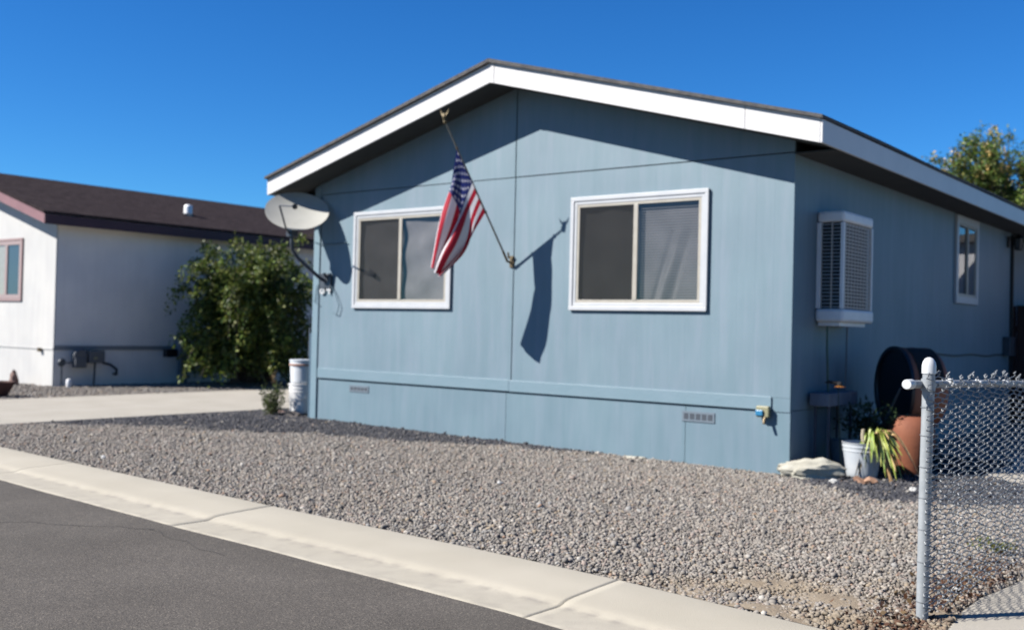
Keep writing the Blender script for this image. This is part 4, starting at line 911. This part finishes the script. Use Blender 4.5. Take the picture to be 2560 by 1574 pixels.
# tumbling barrel
CB=thing('compost_barrel','brown drum lying on its side with a dark navy end on a wooden stand','barrel',(.75,1.75,0))
c1=Vector((.51,1.62,.88)); axd=Vector((.72,.69,0)).normalized(); Mq=axd.to_track_quat('Z','Y').to_matrix(); Lb=.42; Rb=.45
k=MB(); k.lathe([(Rb,.02),(Rb+.006,.06),(Rb,.08),(Rb,Lb*.5-.02),(Rb+.006,Lb*.5),(Rb,Lb*.5+.02),(Rb,Lb-.04),(Rb-.03,Lb),(.001,Lb)],c1,40,Mq,cap=False); k.build('barrel_body',M['brownbarrel'],CB,smooth=True)
k=MB(); k.lathe([(.001,0.012),(Rb-.05,.012),(Rb-.03,-.014),(Rb+.012,-.012),(Rb+.015,.02),(Rb+.002,.022)],c1,40,Mq,cap=False); k.build('barrel_end',M['navy'],CB,smooth=True)
# curved hatch on the upper side of the drum
k=MB(); vs=[];fs=[]; n=12
perp=Vector((axd.y,-axd.x,0)); 
for i in range(n+1):
    th=math.radians(12+62*i/n); rd_=perp*math.cos(th)+Vector((0,0,1))*math.sin(th)
    for t in(.08,.36): vs.append(c1+axd*t+rd_*(Rb+.009))
for i in range(n): fs.append((2*i,2*i+1,2*i+3,2*i+2))
k.add(vs,fs); k.build('hatch',M['dark'],CB)
k=MB()
for t in(.06,.38):
    for sg in(-1,1): k.tube([c1+axd*t+perp*sg*.16+Vector((0,0,-.40)),c1+axd*t+perp*sg*.34+Vector((0,0,-.90))],.022,6)
k.tube([c1+axd*.06+perp*-.2+Vector((0,0,-.47)),c1+axd*.06+perp*.2+Vector((0,0,-.47))],.02,6); build_each(k,'stand_leg',M['greywood'],CB); settle(CB)
k=MB(); k.tube([(.52,1.22,.46),(.69,1.30,.90)],.014,6); tag(k.build('wooden_stake',M['greywood']),'thin wooden stake leaning before the dark drum end','stake')
k=MB(); k.lathe([(.14,0),(.17,.02),(.235,.30),(.24,.42),(.235,.50),(.20,.58),(.15,.62),(.13,.61),(.17,.5),(.15,.2)],(.86,1.12,0),28); tag(k.build('terracotta_pot',M['terra'],smooth=True),'rounded terracotta pot in the shade behind the drooping plant','pot')

# ------------------------------------------------------------------ chain link fence
FN=thing('chain_link_fence','galvanised chain link fence running back from a dome-capped post','fence',(2.69,-4.62,0))
fx=lambda y: 2.69+.035*(y+4.62)
def post(y,h,lab=None):
    x=fx(y); k=MB(); k.tube([(x,y,-.1),(x+.004,y,h*.5),(x+.012,y,h-.06)],.030,18); k.tube([(x+.0095,y,1.165),(x+.010,y,1.225)],.0345,18); p=k.build('post',M['galv'],FN,smooth=True)
    k=MB(); k.lathe([(.031,h-.075),(.035,h-.073),(.035,h-.035),(.031,h-.015),(.021,h+.002),(.009,h+.009),(.001,h+.010)],(x+.012,y,0),18,cap=False); k.build('post_cap',M['cap'],p,smooth=True)
    k=MB()
    for z in(.10,.30,.46,.62,.78,.94,1.08):
        k.lathe([(.0305,-.002),(.0325,-.002),(.0325,.002),(.0305,.002)],(x+.004*z/.6,y,z),18,Matrix.Rotation(.12*math.sin(z*9),3,'X'))
    build_each(k,'tie_wire',M['wire'],p)
post(-4.62,1.325); post(-1.75,1.32)
zt=lambda y: 1.205-.028*min(y+4.62,3)
k=MB(); k.tube([(fx(-4.78)-.03,-4.78,1.199),(fx(-3.5)-.0,-3.5,zt(-3.5)),(fx(-1.75),-1.75,zt(-1.75))],.0205,14); rl=k.build('top_rail',M['galv'],FN,smooth=True)
k=MB(); k.lathe([(.0225,0),(.0255,.005),(.0255,.07),(.0235,.08)],(fx(-4.82)-.03,-4.815,1.1990),16,Matrix.Rotation(-math.pi/2,3,'X')); k.build('rail_end_cap',M['cap'],rl,smooth=True)
k=MB(); pit=.074; hp=.052; ny=42; y00=-4.665; rz_=14; sagf=lambda y:-.0
for i in range(ny):
    yc=y00+i*pit; ph=1 if i%2 else -1; pth=[]
    nzz=28
    zt_=zt(yc)+.035+.012*math.sin(i*.8)+(.025 if i>12 else 0)
    z0_=.04+.01*math.sin(i); n_=int((zt_-z0_)/(hp*.5))
    for j in range(n_+1):
        z=z0_+j*hp*.5; s_=ph if j%2==0 else -ph
        yy=yc+s_*pit*.5*1.06; xx=fx(yy)+.034+.0045*s_*(1)
        if j: # rounded bend: two points each side
            pass
        pth.append((xx+.004*math.sin(i*1.7+z*3),yy-s_*.006,z-.008)); pth.append((xx+.006+.004*math.sin(i*1.7+z*3),yy,z)); pth.append((xx+.002,yy-s_*.006,z+.008))
    k.tube(pth,.0028,6,False)
    p=pth[-1]; k.tube([p,(p[0]+.006,p[1]+.008,p[2]+.012),(p[0]-.006,p[1]+.014,p[2]+.004),(p[0]+.004,p[1]+.002,p[2]-.004)],.0034,6)
k.build('mesh',M['wire'],FN)
k=MB(); k.box(fx(-4.57)-.012,fx(-4.57)+.006,-4.585,-4.579,.08,1.16); k.build('tension_bar',M['wire'],FN)
k=MB()
for y in(-4.25,-3.75,-3.2,-2.6,-2.1): k.lathe([(.021,-.010),(.0245,-.008),(.0245,.008),(.021,.010)],(fx(y),y,zt(y)),12,Matrix.Rotation(math.pi/2,3,'X'))
build_each(k,'rail_clip',M['cap'],FN); settle(FN)

# ------------------------------------------------------------------ things beyond the end of the side wall
k=MB(); k.box(-1.44,2.2,10.6,13.4,-.1,3.25); SDm=siding_mat('white_shed_siding',(1.2,1.2,1.24),(1.26,1.26,1.3),(1.3,1.3,1.34),.15,'X',.3)
SHD=thing('white_shed','pale siding-clad porch enclosure beyond the far end of the side wall','shed',(1.1,12,0)); k.build('shed_wall',SDm,SHD)
k=MB(); k.box(-.30,-.24,10.57,10.598,-.05,3.24); k.box(2.13,2.21,10.57,10.598,-.05,3.24); build_each(k,'shed_trim',M['trim'],SHD); k=MB(); k.prism_y([(.52,3.26),(2.35,3.26),(2.35,3.34),(.52,3.44)],10.4,13.6); k.build('shed_roof',M['shingle'],SHD); settle(SHD)
GT=thing('wooden_gate','dark red-brown board fence at the far end of the side yard','fence',(1,10.0,0))
k=MB()
for i in range(24): k.box(-1.40+i*.15,-1.26+i*.15,9.98,10.0,.02,2.06+.01*math.sin(i*2.3))
k.build('boards',M['wood'],GT); k=MB(); k.box(-1.42,2.2,10.002,10.04,.4,.5); k.box(-1.42,2.2,10.002,10.04,1.6,1.7); build_each(k,'rail',M['wood'],GT); settle(GT)
# green weed sprouting in the gravel at the right
WG=thing('weed','tiny yellow-green weed sprouting in the gravel behind the fence post','plant',(2.58,-2.6,0)); sh=[]
for i in range(16):
    b1=Vector((2.58+rs.gauss(0,.07),-2.6+rs.gauss(0,.05),.02)); sh.append(([tuple(b1),tuple(b1+Vector((rs.gauss(0,.03),rs.gauss(0,.03),.03))),tuple(b1+Vector((rs.gauss(0,.04),rs.gauss(0,.04),.05)))],1))
foliage_obj('foliage',[(.24,.27,.06),(.30,.32,.10)],sh,14,.03,.007,WG,M['leaf'],.012,0); settle(WG)
# leaf litter along the path edge
n=420; y=RNG.uniform(-5.0,-2.5,n); x=2.70+RNG.normal(0,.12,n)-.12*np.clip(-y-3.6,0,1); kx=x<2.83; x=x[kx]; y=y[kx]; n=len(x)
P=np.stack([x,y,np.full(n,.032)+RNG.uniform(0,.012,n)],1); D_=RNG.normal(0,1,(n,3)); D_[:,2]*=.2
V,F,C=leafcloud(P,D_,.035,.010,np.array([(.16,.07,.035),(.11,.055,.035),(.24,.12,.06),(.30,.2,.1)])[RNG.integers(0,4,n)],0); V[:,2]=np.maximum(V[:,2],.022)
tag(np_mesh('leaf_litter',V,F,C,M['leaf']),'scattered reddish dry leaves and bark along the edge of the right path','leaf litter',kind='stuff')
